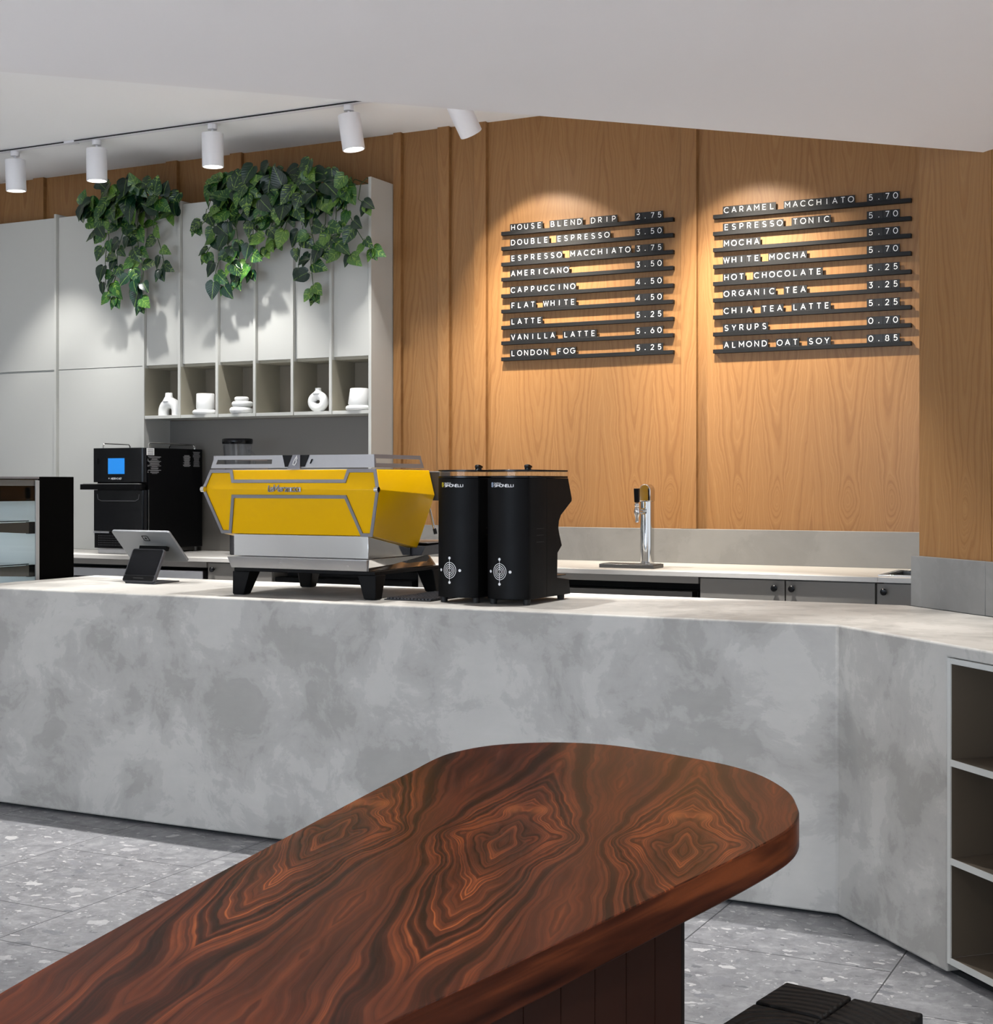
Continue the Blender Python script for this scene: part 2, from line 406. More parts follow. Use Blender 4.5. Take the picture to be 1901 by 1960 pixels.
# ---- a monoline geometric alphabet, cap height 1
def arc(cx, cy, rx, ry, a0, a1, n=None):
    n = n or max(3, int(abs(a1 - a0) / 15))
    return [(cx + rx * math.cos(math.radians(a0 + (a1 - a0) * i / n)), cy + ry * math.sin(math.radians(a0 + (a1 - a0) * i / n))) for i in range(n + 1)]
GL = {
 'A': (0.84, [[(0, 0), (0.42, 1), (0.84, 0)], [(0.15, 0.33), (0.69, 0.33)]]),
 'B': (0.66, [[(0, 0), (0, 1), (0.36, 1)] + arc(0.36, 0.755, 0.245, 0.245, 90, -90) + [(0, 0.51)], [(0.36, 0.51)] + arc(0.40, 0.255, 0.26, 0.255, 90, -90) + [(0, 0)]]),
 'C': (0.92, [arc(0.5, 0.5, 0.5, 0.5, 44, 316)]),
 'D': (0.82, [[(0, 0), (0, 1), (0.32, 1)] + arc(0.32, 0.5, 0.5, 0.5, 90, -90) + [(0, 0)]]),
 'E': (0.60, [[(0.6, 1), (0, 1), (0, 0), (0.6, 0)], [(0, 0.51), (0.53, 0.51)]]),
 'F': (0.58, [[(0.58, 1), (0, 1), (0, 0)], [(0, 0.49), (0.5, 0.49)]]),
 'G': (0.98, [arc(0.5, 0.5, 0.5, 0.5, 44, 352) + [(0.99, 0.48), (0.56, 0.48)]]),
 'H': (0.74, [[(0, 0), (0, 1)], [(0.74, 0), (0.74, 1)], [(0, 0.51), (0.74, 0.51)]]),
 'I': (0.02, [[(0.01, 0), (0.01, 1)]]),
 'K': (0.68, [[(0, 0), (0, 1)], [(0.64, 1), (0, 0.38)], [(0.22, 0.58), (0.68, 0)]]),
 'L': (0.56, [[(0, 1), (0, 0), (0.56, 0)]]),
 'M': (0.88, [[(0, 0), (0, 1), (0.44, 0.36), (0.88, 1), (0.88, 0)]]),
 'N': (0.76, [[(0, 0), (0, 1), (0.76, 0), (0.76, 1)]]),
 'O': (1.0, [arc(0.5, 0.5, 0.5, 0.5, 0, 360, 28)]),
 'P': (0.62, [[(0, 0), (0, 1), (0.34, 1)] + arc(0.34, 0.71, 0.28, 0.29, 90, -90) + [(0, 0.42)]]),
 'R': (0.66, [[(0, 0), (0, 1), (0.34, 1)] + arc(0.34, 0.72, 0.28, 0.28, 90, -90) + [(0, 0.44)], [(0.34, 0.44), (0.66, 0)]]),
 'S': (0.64, [arc(0.32, 0.745, 0.29, 0.255, 35, 270) + arc(0.32, 0.245, 0.32, 0.245, 90, -150)]),
 'T': (0.70, [[(0, 1), (0.70, 1)], [(0.35, 1), (0.35, 0)]]),
 'U': (0.72, [[(0, 1), (0, 0.36)] + arc(0.36, 0.36, 0.36, 0.36, 180, 360) + [(0.72, 1)]]),
 'V': (0.80, [[(0, 1), (0.40, 0), (0.80, 1)]]),
 'W': (1.12, [[(0, 1), (0.29, 0), (0.56, 0.92), (0.83, 0), (1.12, 1)]]),
 'Y': (0.76, [[(0, 1), (0.38, 0.46), (0.76, 1)], [(0.38, 0.46), (0.38, 0)]]),
 'Z': (0.66, [[(0, 1), (0.66, 1), (0, 0), (0.66, 0)]]),
 '0': (0.76, [arc(0.38, 0.5, 0.38, 0.5, 0, 360, 28)]),
 '2': (0.62, [arc(0.3, 0.72, 0.28, 0.28, 165, -35) + [(0, 0), (0.62, 0)]]),
 '3': (0.62, [[(0.04, 1), (0.56, 1), (0.28, 0.6)] + arc(0.29, 0.3, 0.31, 0.3, 85, -150)]),
 '4': (0.74, [[(0.56, 0), (0.56, 1), (0, 0.24), (0.74, 0.24)]]),
 '5': (0.62, [[(0.56, 1), (0.1, 1), (0.06, 0.52)] + arc(0.29, 0.31, 0.32, 0.31, 125, -150)]),
 '6': (0.66, [[(0.44, 1), (0.08, 0.47)] + arc(0.33, 0.31, 0.32, 0.31, 150, -210, 24)]),
 '7': (0.62, [[(0, 1), (0.62, 1), (0.2, 0)]]),
 '8': (0.62, [arc(0.31, 0.74, 0.26, 0.255, 0, 360, 20), arc(0.31, 0.25, 0.31, 0.25, 0, 360, 20)]),
 'a': (0.5, [[(0.02, 0.62), (0.46, 0.62), (0.46, 0)], [(0.46, 0.36), (0.05, 0.36), (0.05, 0.03), (0.46, 0.03)]]),
 'r': (0.45, [[(0.04, 0), (0.04, 0.62), (0.42, 0.62), (0.42, 0.46)]]),
 'z': (0.48, [[(0, 0.6), (0.46, 0.6), (0.02, 0.03), (0.48, 0.03)]]),
 'c': (0.46, [[(0.46, 0.6), (0.04, 0.6), (0.04, 0.03), (0.46, 0.03)]]),
 'o': (0.48, [[(0.04, 0.03), (0.04, 0.6), (0.44, 0.6), (0.44, 0.03), (0.04, 0.03)]]),
 'l': (0.30, [[(0.05, 1), (0.05, 0.03), (0.3, 0.03)]]),
}
def glyph(mb, ch, x, z, h, mapf, wt=0.13):
    if ch == '.':
        mb.disc((x, z + h * wt * 0.6), h * wt * 0.7, mapf, 10); return 0.05 * h
    wd, strokes = GL[ch]
    for st in strokes:
        cl = (Vector(st[0]) - Vector(st[-1])).length < 1e-4
        mb.ribbon([(x + px * h, z + pz * h) for px, pz in st], h * wt, cl, mapf)
    return wd * h
def text(mb, s_, x, z, h, mapf, wt=0.13, gap=0.22, sx=1.0):
    f = lambda a, b: mapf(x + (a - x) * sx, b)
    c = x
    for ch in s_:
        if ch == ' ': c += 0.45 * h; continue
        c += glyph(mb, ch, c, z, h, f, wt) + gap * h
    return x + (c - x) * sx

# ---------------------------------------------------------------- materials
M_wall = oak('oak_veneer', (1, 0, 0))
M_wall_r = oak('oak_veneer_side', (0.7071, -0.7071, 0), 0.95)
M_ceil = plain('ceiling_paint', (244, 244, 244), 0.75, vary=0.012, scale=2)
M_soff = plain('dropped_ceiling_paint', (238, 236, 236), 0.75, vary=0.012, scale=2)
M_wallp = plain('wall_paint', (208, 207, 204), 0.7, vary=0.012, scale=2)
M_floor = terrazzo('terrazzo_tile')
M_cem = plaster('microcement', (140, 137, 132), (182, 179, 173))
M_cem2 = plaster('smooth_microcement', (110, 109, 107), (130, 129, 127), 0.55, 1.1)
M_cab = plain('cabinet_lacquer', (182, 182, 177), 0.45, vary=0.01, scale=3)
M_cab_in = plain('cabinet_interior_shade', (122, 113, 98), 0.55, vary=0.02)  # cubby backs darkened, their shade is put into the colour
M_cabd = plain('base_cabinet_lacquer', (108, 105, 100), 0.5, vary=0.015)
M_worktop = plain('stone_worktop', (178, 175, 170), 0.35, vary=0.03, scale=20)
M_black = plain('black_powder_coat', (6, 6, 7), 0.5, vary=0.1, Specular_IOR_Level=0.12)
M_blackg = plain('gloss_black', (6, 7, 10), 0.22, vary=0.08, Specular_IOR_Level=0.22)
M_matte = plain('matte_black', (4, 4, 4), 0.75, vary=0.1, Specular_IOR_Level=0.03)
M_rubber = plain('black_rubber', (16, 16, 17), 0.6, vary=0.1)
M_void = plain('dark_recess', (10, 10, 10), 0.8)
M_white = plain('white_enamel', (228, 228, 232), 0.4, vary=0.01)
M_ceramic = plain('white_ceramic', (226, 226, 224), 0.35, vary=0.012)
M_steel = plain('brushed_steel', (172, 172, 174), 0.3, 1.0, vary=0.04, scale=40)
M_steeld = plain('dark_steel', (92, 91, 90), 0.35, 1.0, vary=0.04, scale=40)
M_chrome = plain('polished_steel', (205, 204, 202), 0.06, 1.0, vary=0.01)
M_trim = plain('satin_grey_trim', (132, 130, 134), 0.38, 0.6, vary=0.02)
M_yellow = plain('yellow_enamel', (214, 164, 0), 0.3, vary=0.02, scale=3, Specular_IOR_Level=0.15)
M_silver = plain('silver_plastic', (116, 118, 121), 0.4, 0.3, vary=0.02)
M_mark = plain('white_print', (226, 226, 226), 0.5)
M_tile = plain('letter_tile_black', (20, 21, 23), 0.4, vary=0.08, Specular_IOR_Level=0.35)
M_rail = plain('charcoal_wood_rail', (13, 14, 16), 0.5, vary=0.2, scale=60, Specular_IOR_Level=0.25)
M_letter = plain('letter_white', (240, 240, 240), 0.5)
M_leaf = leafy('variegated_leaf')
M_stem = plain('vine_stem', (52, 74, 34), 0.5)
M_walnut = walnut('walnut_veneer')
M_wdark = plain('dark_walnut_plank', (46, 25, 17), 0.5, vary=0.25, scale=12, Specular_IOR_Level=0.2)
M_wcore = plain('dark_walnut_core', (22, 13, 9), 0.6, vary=0.2, Specular_IOR_Level=0.1)
M_char = charred('charred_timber')
M_glass = glass('clear_glass')
M_glassg = glass('tinted_glass', (249, 252, 252))
M_lamp = emit('lamp_lens', (255, 250, 240), 9.0)
M_screen = emit('oven_screen', (24, 128, 214), 0.75)
M_grey = plain('grey_card', (120, 120, 122), 0.5)
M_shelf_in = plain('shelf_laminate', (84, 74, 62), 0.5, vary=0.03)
M_liner = plain('pale_case_liner', (236, 236, 232), 0.5, vary=0.01)
M_side = plain('cubby_shade_lining', (150, 145, 130), 0.5, vary=0.02)  # darker than the lacquer, stands in for shade on cubby sides and tops
M_silver2 = plain('satin_grey_paint', (150, 150, 150), 0.5)
M_dgrey = plain('dark_grey_plastic', (58, 58, 62), 0.4)

# ---------------------------------------------------------------- setting
YW = 7.55; ZC = 3.42; ZS = 2.413; HT = 0.898
struct(MB().box(-12, 6, -6, 8, -0.1, 0).build('floor', M_floor))
struct(MB().box(-12, 0.5, YW, YW + 0.15, 0, ZC).build('wall_back', M_wall))
struct(MB().prism([(-12, -4.0), (-4.0, 1.72), (-0.2, 5.52), (1.0, 6.7), (1.0, 8), (-12, 8)], ZC, ZC + 0.12).build('ceiling', M_ceil))
struct(MB().box(-9.65, -9.5, -6, YW, 0, ZC).build('wall_left', M_wallp))
# dropped ceiling, its edge runs diagonally to the side wall
struct(MB().prism([(-0.70, 5.065), (-9.5, -3.735), (-9.5, -6), (6, -6), (6, 5.065)], ZS, ZC + 0.1).build('ceiling', M_soff))
# oak side wall at 45 degrees
s2 = math.sqrt(0.5)
def rw(t, n, z):            # t along the side wall towards the viewer, n out of it
    return (-1.047 + t * s2 - n * s2, 5.265 - t * s2 - n * s2, z)
def rwbox(mb, t0, t1, n0, n1, z0, z1):
    lo = [rw(t0, n1, z0), rw(t1, n1, z0), rw(t1, n0, z0), rw(t0, n0, z0)]
    return mb.hexa(lo, [(p[0], p[1], z1) for p in lo])
struct(rwbox(MB(), 0.028, 0.428, -0.14, -0.016, 0.9, ZC).build('wall_right', M_wall_r))
m = rwbox(MB(), 0.4285, 4.2, -0.14, -0.018, 0.9, ZC); struct(m.build('wall_right', M_wall_r))
m = rwbox(MB(), 0.0, 0.418, -0.16, 0.0, HT, 1.075); rwbox(m, 0.4195, 4.2, -0.16, 0.0, HT, 1.075)
struct(m.build('baseboard_right', M_cem2, bevel=0.002))
struct(rwbox(MB(), 0.02, 4.2, -0.16, -0.02, 0.0, HT - 0.002).build('wall_right', M_cem2))
# oak cover strips on the back wall (left edge, right edge)
for i, (a, b) in enumerate(((-7.405, -7.31), (-6.25, -6.16), (-5.735, -5.645), (-4.528, -4.475), (-4.225, -4.148), (-3.983, -3.905), (-2.715, -2.628)), 1):
    struct(MB().box(a, b, YW - 0.030, YW, 1.084 if a > -4.53 else 2.4, ZC).build('trim_%d' % i, M_wall, bevel=0.0015))
struct(MB().box(-4.55, 0.3, YW - 0.031, YW, HT + 0.0002, 1.083).build('trim_8', M_cem2, bevel=0.0015))

# ---------------------------------------------------------------- service counter
cnt = thing('service_counter', 'long pale grey microcement service counter with an angled right-hand end', 'counter', (-2.9, 4.9, 0))
def cf(t, n, z):            # along the angled face from the corner, n outwards
    return (-1.105 + t * s2 - n * s2, 4.457 - t * s2 - n * s2, z)
A_, B_ = (-4.80, 4.457), (-1.105, 4.457)
C1 = cf(0.553, 0, 0)[:2]; C1b = cf(0.553, -0.36, 0)[:2]; C2b = cf(2.3, -0.36, 0)[:2]; C2 = cf(2.3, 0, 0)[:2]
W1 = rw(2.4, 0.0, 0)[:2]; W0 = rw(0.0, 0.0, 0)[:2]; E_, G_ = (-1.06, 5.28), (-4.80, 5.28)
m = MB(); bmc = m.bm; z0_, z1_, z2_ = 0.014, 0.8625, HT
def vx(p, z): return bmc.verts.new((p[0], p[1], z))
T = {n_: vx(p, z2_) for n_, p in dict(A=A_, B=B_, C2=C2, W1=W1, W0=W0, E=E_, G=G_).items()}
Lo = {n_: vx(p, z0_) for n_, p in dict(A=A_, B=B_, C1=C1, C1b=C1b, C2b=C2b, W1=W1, W0=W0, E=E_, G=G_).items()}
Mi = {n_: vx(p, z1_) for n_, p in dict(C1=C1, C1b=C1b, C2b=C2b, C2=C2).items()}
bmc.faces.new([T[k] for k in ('A', 'B', 'C2', 'W1', 'W0', 'E', 'G')])
bmc.faces.new([Lo[k] for k in ('A', 'G', 'E', 'W0', 'W1', 'C2b', 'C1b', 'C1', 'B')])
bmc.faces.new((Lo['A'], Lo['B'], T['B'], T['A']))
bmc.faces.new((Lo['B'], Lo['C1'], Mi['C1'], Mi['C2'], T['C2'], T['B']))
bmc.faces.new((Lo['C1'], Lo['C1b'], Mi['C1b'], Mi['C1']))
bmc.faces.new((Lo['C1b'], Lo['C2b'], Mi['C2b'], Mi['C1b']))
bmc.faces.new((Mi['C1'], Mi['C1b'], Mi['C2b'], Mi['C2']))
bmc.faces.new((Lo['C2b'], Lo['W1'], T['W1'], T['C2'], Mi['C2'], Mi['C2b']))
for p, q in (('W1', 'W0'), ('W0', 'E'), ('E', 'G'), ('G', 'A')): bmc.faces.new((Lo[p], Lo[q], T[q], T[p]))
m.build('body', M_cem, cnt, bevel=0.007, seg=3)
m = MB(); m.prism([(-4.76, 4.50), (-1.12, 4.50), cf(0.56, -0.04, 0)[:2], cf(2.2, -0.12, 0)[:2], cf(2.2, -0.45, 0)[:2], (-1.2, 5.2), (-4.76, 5.2)], 0.0, 0.0135)
m.build('plinth', M_void, cnt)

# open shelves set in the angled end
shelf = thing('open_shelf_unit', 'greige open shelf unit built into the angled end of the counter', 'shelf', (cf(1.1, -0.15, 0)[0], cf(1.1, -0.15, 0)[1], 0))
def sbox(m, t0, t1, n0, n1, z0, z1):
    lo = [cf(t0, n1, z0), cf(t1, n1, z0), cf(t1, n0, z0), cf(t0, n0, z0)]
    return m.hexa(lo, [(p[0], p[1], z1) for p in lo])
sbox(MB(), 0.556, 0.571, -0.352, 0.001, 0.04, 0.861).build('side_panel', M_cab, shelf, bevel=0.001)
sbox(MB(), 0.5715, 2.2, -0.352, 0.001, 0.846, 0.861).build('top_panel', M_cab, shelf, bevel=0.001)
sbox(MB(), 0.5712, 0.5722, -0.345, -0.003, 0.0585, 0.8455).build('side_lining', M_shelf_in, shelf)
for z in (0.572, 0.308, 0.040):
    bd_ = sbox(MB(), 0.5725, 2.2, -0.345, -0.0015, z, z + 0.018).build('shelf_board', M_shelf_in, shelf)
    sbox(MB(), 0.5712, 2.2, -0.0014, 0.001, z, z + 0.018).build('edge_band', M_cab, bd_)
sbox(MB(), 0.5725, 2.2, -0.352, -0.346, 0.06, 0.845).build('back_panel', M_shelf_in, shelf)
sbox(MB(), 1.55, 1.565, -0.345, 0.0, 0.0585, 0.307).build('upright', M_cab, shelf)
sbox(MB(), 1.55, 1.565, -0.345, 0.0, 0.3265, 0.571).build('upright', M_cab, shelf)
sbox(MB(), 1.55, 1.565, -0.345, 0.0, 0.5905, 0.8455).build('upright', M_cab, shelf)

# ---------------------------------------------------------------- back worktop and base cabinets
YB = 6.79
wt = MB(); wt.box(-7.8, -1.50, YB, YW - 0.016, HT - 0.024, HT); wt.box(-1.50, -0.2, YB, 6.90, HT - 0.024, HT); wt.box(-1.50, -0.2, 7.32, YW - 0.018, HT - 0.024, HT)
tag(wt.build('worktop', M_worktop, bevel=0.002), 'pale stone worktop running along the back wall under the menus', 'worktop')
def base_cabinet(x0, x1, doors, label, top=0.872):
    c = thing('base_cabinet', label, 'cabinet', ((x0 + x1) / 2, 7.1, 0), 'base cabinets along the back wall')
    MB().box(x0 + 0.002, x1 - 0.002, YB + 0.045, YW - 0.02, 0.09, top).build('carcass', M_cabd, c)
    MB().box(x0 + 0.002, x1 - 0.002, YB + 0.09, YW - 0.02, 0.0, 0.089).build('toe_kick', M_void, c)
    for (a, b, k) in doors:
        d = MB().box(a, b, YB + 0.025, YB + 0.044, 0.10, 0.868).build('door', M_cabd, c, bevel=0.0015)
        kb = MB(); kb.lathe([(0, 0), (0.006, 0), (0.006, 0.012), (0.015, 0.018), (0.016, 0.026), (0.011, 0.031), (0, 0.032)], (0, 0), 24)
        for v in kb.bm.verts: v.co = Vector((k + v.co.x, YB + 0.025 - v.co.z, 0.831 + v.co.y))
        kb.build('knob', M_blackg, d, smooth=True)
base_cabinet(-2.365, -1.513, [(-2.362, -1.942, -1.987), (-1.936, -1.517, -1.903)], 'grey two-door base cabinet with black knobs right of the dark fridge recess')
base_cabinet(-1.511, -0.7, [(-1.508, -1.10, -1.473)], 'grey base cabinet under the sink, cut off by the stone plinth', 0.75)
base_cabinet(-5.356, -4.90, [(-5.353, -4.903, -5.31)], 'grey single-door base cabinet left of the yellow machine')
base_cabinet(-3.95, -3.66, [(-3.947, -3.663, -3.70)], 'narrow grey base cabinet seen between the yellow machine and the grinders')
def fridge(x0, x1, zt, dark, label):
    c = thing('undercounter_fridge', label, 'fridge', ((x0 + x1) / 2, 7.15, 0), 'under-counter fridges')
    MB().box(x0 + 0.01, x1 - 0.03, YB + 0.11, YW - 0.03, 0.05, zt - 0.002).build('body', M_void, c)
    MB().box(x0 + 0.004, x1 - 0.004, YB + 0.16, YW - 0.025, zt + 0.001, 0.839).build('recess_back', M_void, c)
    n = MB().box(x0 + 0.012, x1 - 0.035, YB + 0.03, YB + 0.108, zt - 0.052, zt).build('drawer_front', dark, c, bevel=0.003)
    MB().box(x0 + 0.012, x1 - 0.035, YB + 0.055, YB + 0.108, 0.10, zt - 0.075).build('drawer_front', dark, c, bevel=0.003)
    MB().box(x0 + 0.02, x0 + 0.34, YB + 0.062, YB + 0.1, zt - 0.07, zt - 0.053).build('runner', M_steel, c)
    MB().box(x1 - 0.2, x1 - 0.04, YB + 0.064, YB + 0.1, zt - 0.068, zt - 0.056).build('runner', M_steeld, c)
    for x in (x0 + 0.05, x1 - 0.08):
        MB().cyl((x, YB + 0.2, 0), (x, YB + 0.2, 0.05), 0.02).build('foot', M_rubber, c)
fridge(-3.655, -2.37, 0.800, M_steeld, 'dark steel under-counter fridge beneath the polished tap tower')
fridge(-6.75, -5.36, 0.818, M_steel, 'bright steel under-counter drawer fridge beneath the black oven')
fridge(-4.895, -3.955, 0.80, M_black, 'black under-counter fridge seen beneath the yellow machine')
# pale strip under the worktop above the fridges
st = MB(); st.box(-6.75, -5.36, YB + 0.02, YB + 0.05, 0.840, 0.8735); tag(st.build('worktop_batten', M_cabd), 'grey batten under the worktop edge above the steel drawer fridge', 'batten', 'battens under the worktop edge')
st = MB(); st.box(-3.655, -2.37, YB + 0.02, YB + 0.05, 0.840, 0.8735); tag(st.build('worktop_batten', M_cabd), 'grey batten under the worktop edge above the dark fridge recess', 'batten', 'battens under the worktop edge')

# sink
sk = thing('sink', 'steel sink set in the worktop beside the stone plinth', 'sink', (-1.2, 7.1, HT))
m = MB()
for a in ((-1.52, -0.88, 6.885, 6.91), (-1.52, -0.88, 7.31, 7.335), (-1.52, -1.495, 6.91, 7.31), (-0.905, -0.88, 6.91, 7.31)): m.box(a[0], a[1], a[2], a[3], HT + 0.0005, HT + 0.006)
m.build('rim', M_chrome, sk, bevel=0.001)
m = MB(); m.box(-1.495, -0.905, 6.91, 7.31, 0.76, 0.765); m.box(-1.495, -1.49, 6.91, 7.31, 0.765, HT); m.box(-0.91, -0.905, 6.91, 7.31, 0.765, HT); m.box(-1.49, -0.91, 6.91, 6.915, 0.765, HT); m.box(-1.49, -0.91, 7.305, 7.31, 0.765, HT)
m.build('basin', M_steeld, sk)

# ---------------------------------------------------------------- wall cabinets
YC = 7.28; ZT = 3.092
DV = [-6.232, -5.955, -5.662, -5.377, -5.100, -4.826, -4.552]      # left faces of the uprights, 16-22 mm
def tall_cabinet(x0, x1, label, gap, left_post):
    c = thing('tall_cabinet', label, 'cabinet', ((x0 + x1) / 2, 7.4, HT), 'tall grey cabinets')
    xe = x1
    MB().box(x0, xe, YC + 0.045, YW - 0.001, HT + 0.001, ZT - 0.02).build('carcass', M_cab, c)
    MB().box(x0 + 0.012, xe - 0.004, YC + 0.024, YC + 0.044, 2.077, ZT - 0.012).build('upper_door', M_cab, c, bevel=0.001)
    MB().box(x0 + 0.012, xe - 0.004, YC + 0.024, YC + 0.044, HT + 0.001, 2.077 - gap).build('lower_door', M_cab, c, bevel=0.001)
    if left_post:
        MB().box(x0 - 0.006, x0 + 0.011, YC, YW - 0.001, HT + 0.001, ZT + 0.008).build('upright', M_cab, c, bevel=0.001)
tall_cabinet(-8.2, -6.985, 'tall grey cabinet at the far left with a dark shadow gap between its doors', 0.012, False)
tall_cabinet(-6.977, -6.243, 'tall grey two-door cabinet directly behind the left side of the black oven', 0.005, True)

wc = thing('wall_cabinet', 'grey wall cabinet with six doors over a row of open cubbies', 'cabinet', (-5.4, 7.4, 1.735))
for i, x in enumerate(DV):
    last = i == 6
    if i == 0: m = MB().box(x - 0.01, x + 0.006, YC + 0.002, YW - 0.001, HT + 0.001, ZT + 0.008)
    else: m = MB().box(x, x + (0.020 if last else 0.018), YC, YW - 0.001, HT + 0.001 if last else 1.737, ZT + (0.024 if last else 0.008))
    m.build('upright', M_cab, wc, bevel=0.001)
for i in range(6):
    a = DV[i] + (0.018 if i else 0.006); b = DV[i + 1]
    MB().box(a + 0.001, b - 0.001, YC + 0.024, YC + 0.04, 2.077, ZT - 0.012).build('door', M_cab, wc, bevel=0.001)
    MB().box(a + 0.001, b - 0.001, YC + 0.041, YW - 0.016, 2.06, ZT - 0.02).build('carcass', M_side, wc)
    MB().box(a + 0.0005, b - 0.0005, YC + 0.006, YW - 0.016, 1.737, 1.757).build('cubby_shelf', M_cab, wc, bevel=0.001)
    MB().box(a + 0.0002, a + 0.0012, YC + 0.008, YW - 0.0165, 1.7575, 2.06).build('cubby_shade_lining', M_side, wc)  # thin liner added to darken the inner side like shade
    MB().box(a + 0.0005, b - 0.0005, YW - 0.015, YW - 0.001, 1.737, 2.06).build('cubby_back', M_cab_in, wc)
MB().box(-6.237, -4.553, YW - 0.015, YW - 0.001, HT + 0.001, 1.735).build('niche_back', M_cabd, wc)

# ---------------------------------------------------------------- cubby ornaments
ZS0 = 1.7575
def torus_arc(c, R_, r, a0, a1, n=28):
    return [(c[0] + R_ * math.cos(math.radians(a0 + (a1 - a0) * i / n)), c[1], c[2] + R_ * math.sin(math.radians(a0 + (a1 - a0) * i / n))) for i in range(n + 1)]
YD = 7.345
# arch vase
o = thing('vase', 'white arch-shaped ceramic vase in the first cubby from the left', 'vase', (-6.085, YD, ZS0))
m = MB(); cx_ = -6.066
m.tube([(cx_ - 0.054, YD, ZS0)] + torus_arc((cx_, YD, ZS0 + 0.026), 0.054, 0.03, 180, 0, 20) + [(cx_ + 0.054, YD, ZS0)], 0.034, 20)
m.build('body', M_ceramic, o, smooth=True, ang=60)
m = MB(); m.lathe([(0.040, ZS0 + 0.090), (0.033, ZS0 + 0.106), (0.024, ZS0 + 0.122), (0.022, ZS0 + 0.143), (0.019, ZS0 + 0.145), (0.014, ZS0 + 0.143), (0.014, ZS0 + 0.12)], (cx_ - 0.012, YD), 28)
m.build('neck', M_ceramic, o, smooth=True, ang=60)
# planters on discs
def planter(cx, wr, br, label):
    o = thing('planter', label, 'planter', (cx, YD, ZS0), 'white planters on discs')
    b = 0.5 * wr + 0.5 * br
    MB().lathe([(0, ZS0), (0.066, ZS0), (0.078, ZS0 + 0.006), (0.081, ZS0 + 0.015), (0.078, ZS0 + 0.024), (0.068, ZS0 + 0.03), (0, ZS0 + 0.03)], (cx, YD), 44).build('base_disc', M_ceramic, o, smooth=True, ang=50)
    MB().lathe([(0, ZS0 + 0.031), (br - 0.006, ZS0 + 0.031), (br, ZS0 + 0.04), (wr, ZS0 + 0.128), (wr - 0.003, ZS0 + 0.1315), (wr - 0.008, ZS0 + 0.128), (br - 0.01, ZS0 + 0.045), (0, ZS0 + 0.045)], (cx, YD), 44).build('pot', M_ceramic, o, smooth=True, ang=50)
planter(-5.789, 0.056, 0.058, 'straight-sided white planter on a round disc in the second cubby')
planter(-4.655, 0.054, 0.066, 'tapering white planter on a round disc in the rightmost cubby')
# stacked pebbles
o = thing('pebble_stack_ornament', 'stack of three white rounded pebbles in the third cubby', 'ornament', (-5.51, YD, ZS0))
for (r, z0, h, dx) in ((0.073, 0.0, 0.042, 0), (0.066, 0.0425, 0.034, 0.008), (0.045, 0.077, 0.028, 0.002)):
    q = ZS0 + z0; hh = h / 2
    MB().lathe([(0, q)] + [(r - hh + hh * math.cos(math.radians(a)), q + hh + hh * math.sin(math.radians(a))) for a in range(-90, 91, 15)] + [(0, q + h)], (-5.512 + dx, YD), 44).build('pebble', M_ceramic, o, smooth=True, ang=70)
# ring vase
o = thing('vase', 'round white ceramic ring vase with a hole through it in the fifth cubby', 'vase', (-4.95, YD, ZS0))
cx_ = -4.945; cz = ZS0 + 0.0600
m = MB(); m.tube([(cx_ + 0.043 * math.cos(t * PI / 18), YD, cz + 0.031 * 1.18 * math.sin(t * PI / 18)) for t in range(36)], 0.0265, 18, True)
mm = m.build('body', M_ceramic, o, smooth=True, ang=80)
MB().lathe([(0.034, cz + 0.048), (0.026, cz + 0.058), (0.018, cz + 0.066), (0.017, cz + 0.076), (0.019, cz + 0.080), (0.016, cz + 0.082), (0.012, cz + 0.078), (0.012, cz + 0.06)], (cx_, YD), 28).build('neck', M_ceramic, o, smooth=True, ang=60)

# ---------------------------------------------------------------- trailing plants
class LeafMesh:
    def __init__(s): s.v = []; s.f = []; s.uv = []; s.n = 0
    def leaf(s, p, tip, nrm, L, cup=0.25, droop=0.25):
        """heart-shaped pothos leaf, stalk end at p, pointing along tip"""
        t = Vector(tip).normalized(); nn = Vector(nrm); nn = (nn - t * nn.dot(t)).normalized(); b = t.cross(nn)
        prof = [(-0.10, 0.20), (0.02, 0.36), (0.18, 0.43), (0.38, 0.41), (0.58, 0.31), (0.78, 0.17), (0.92, 0.07), (1.0, 0.0)]
        base = len(s.v)
        for i, (a, hw) in enumerate(prof):
            mid_a = max(a, 0.0) if i else 0.03
            dz = -droop * (a ** 2) * L
            for q, sgn in ((hw, -1), (hw * 0.5, -1), (0, 0), (hw * 0.5, 1), (hw, 1)):
                aa = a if sgn else mid_a
                z = cup * (abs(q) ** 1.3) * L + dz + 0.02 * L * math.sin(a * 19 + abs(q) * 8)
                s.v.append(Vector(p) + t * (aa * L) + b * (sgn * q * L) + nn * z)
        for i in range(len(prof) - 1):
            for j in range(4):
                q = (base + i * 5 + j, base + i * 5 + j + 1, base + (i + 1) * 5 + j + 1, base + (i + 1) * 5 + j)
                s.f.append(q)
                for (di, dj) in ((0, 0), (0, 1), (1, 1), (1, 0)):
                    a, hw = prof[i + di]; jj = j + dj
                    s.uv.append((0.5 + (jj - 2) * 0.5 * hw + 2 * s.n, a))
        s.n += 1
    def build(s, name, mat, parent):
        off = parent.location
        me = bpy.data.meshes.new(name); me.from_pydata([tuple(v - off) for v in s.v], [], s.f)
        ul = me.uv_layers.new(name='UVMap')
        for i, q in enumerate(s.uv): ul.data[i].uv = q
        me.materials.append(mat)
        for f in me.polygons: f.use_smooth = True
        o = bpy.data.objects.new(name, me); COL.objects.link(o); o.parent = parent
        return o
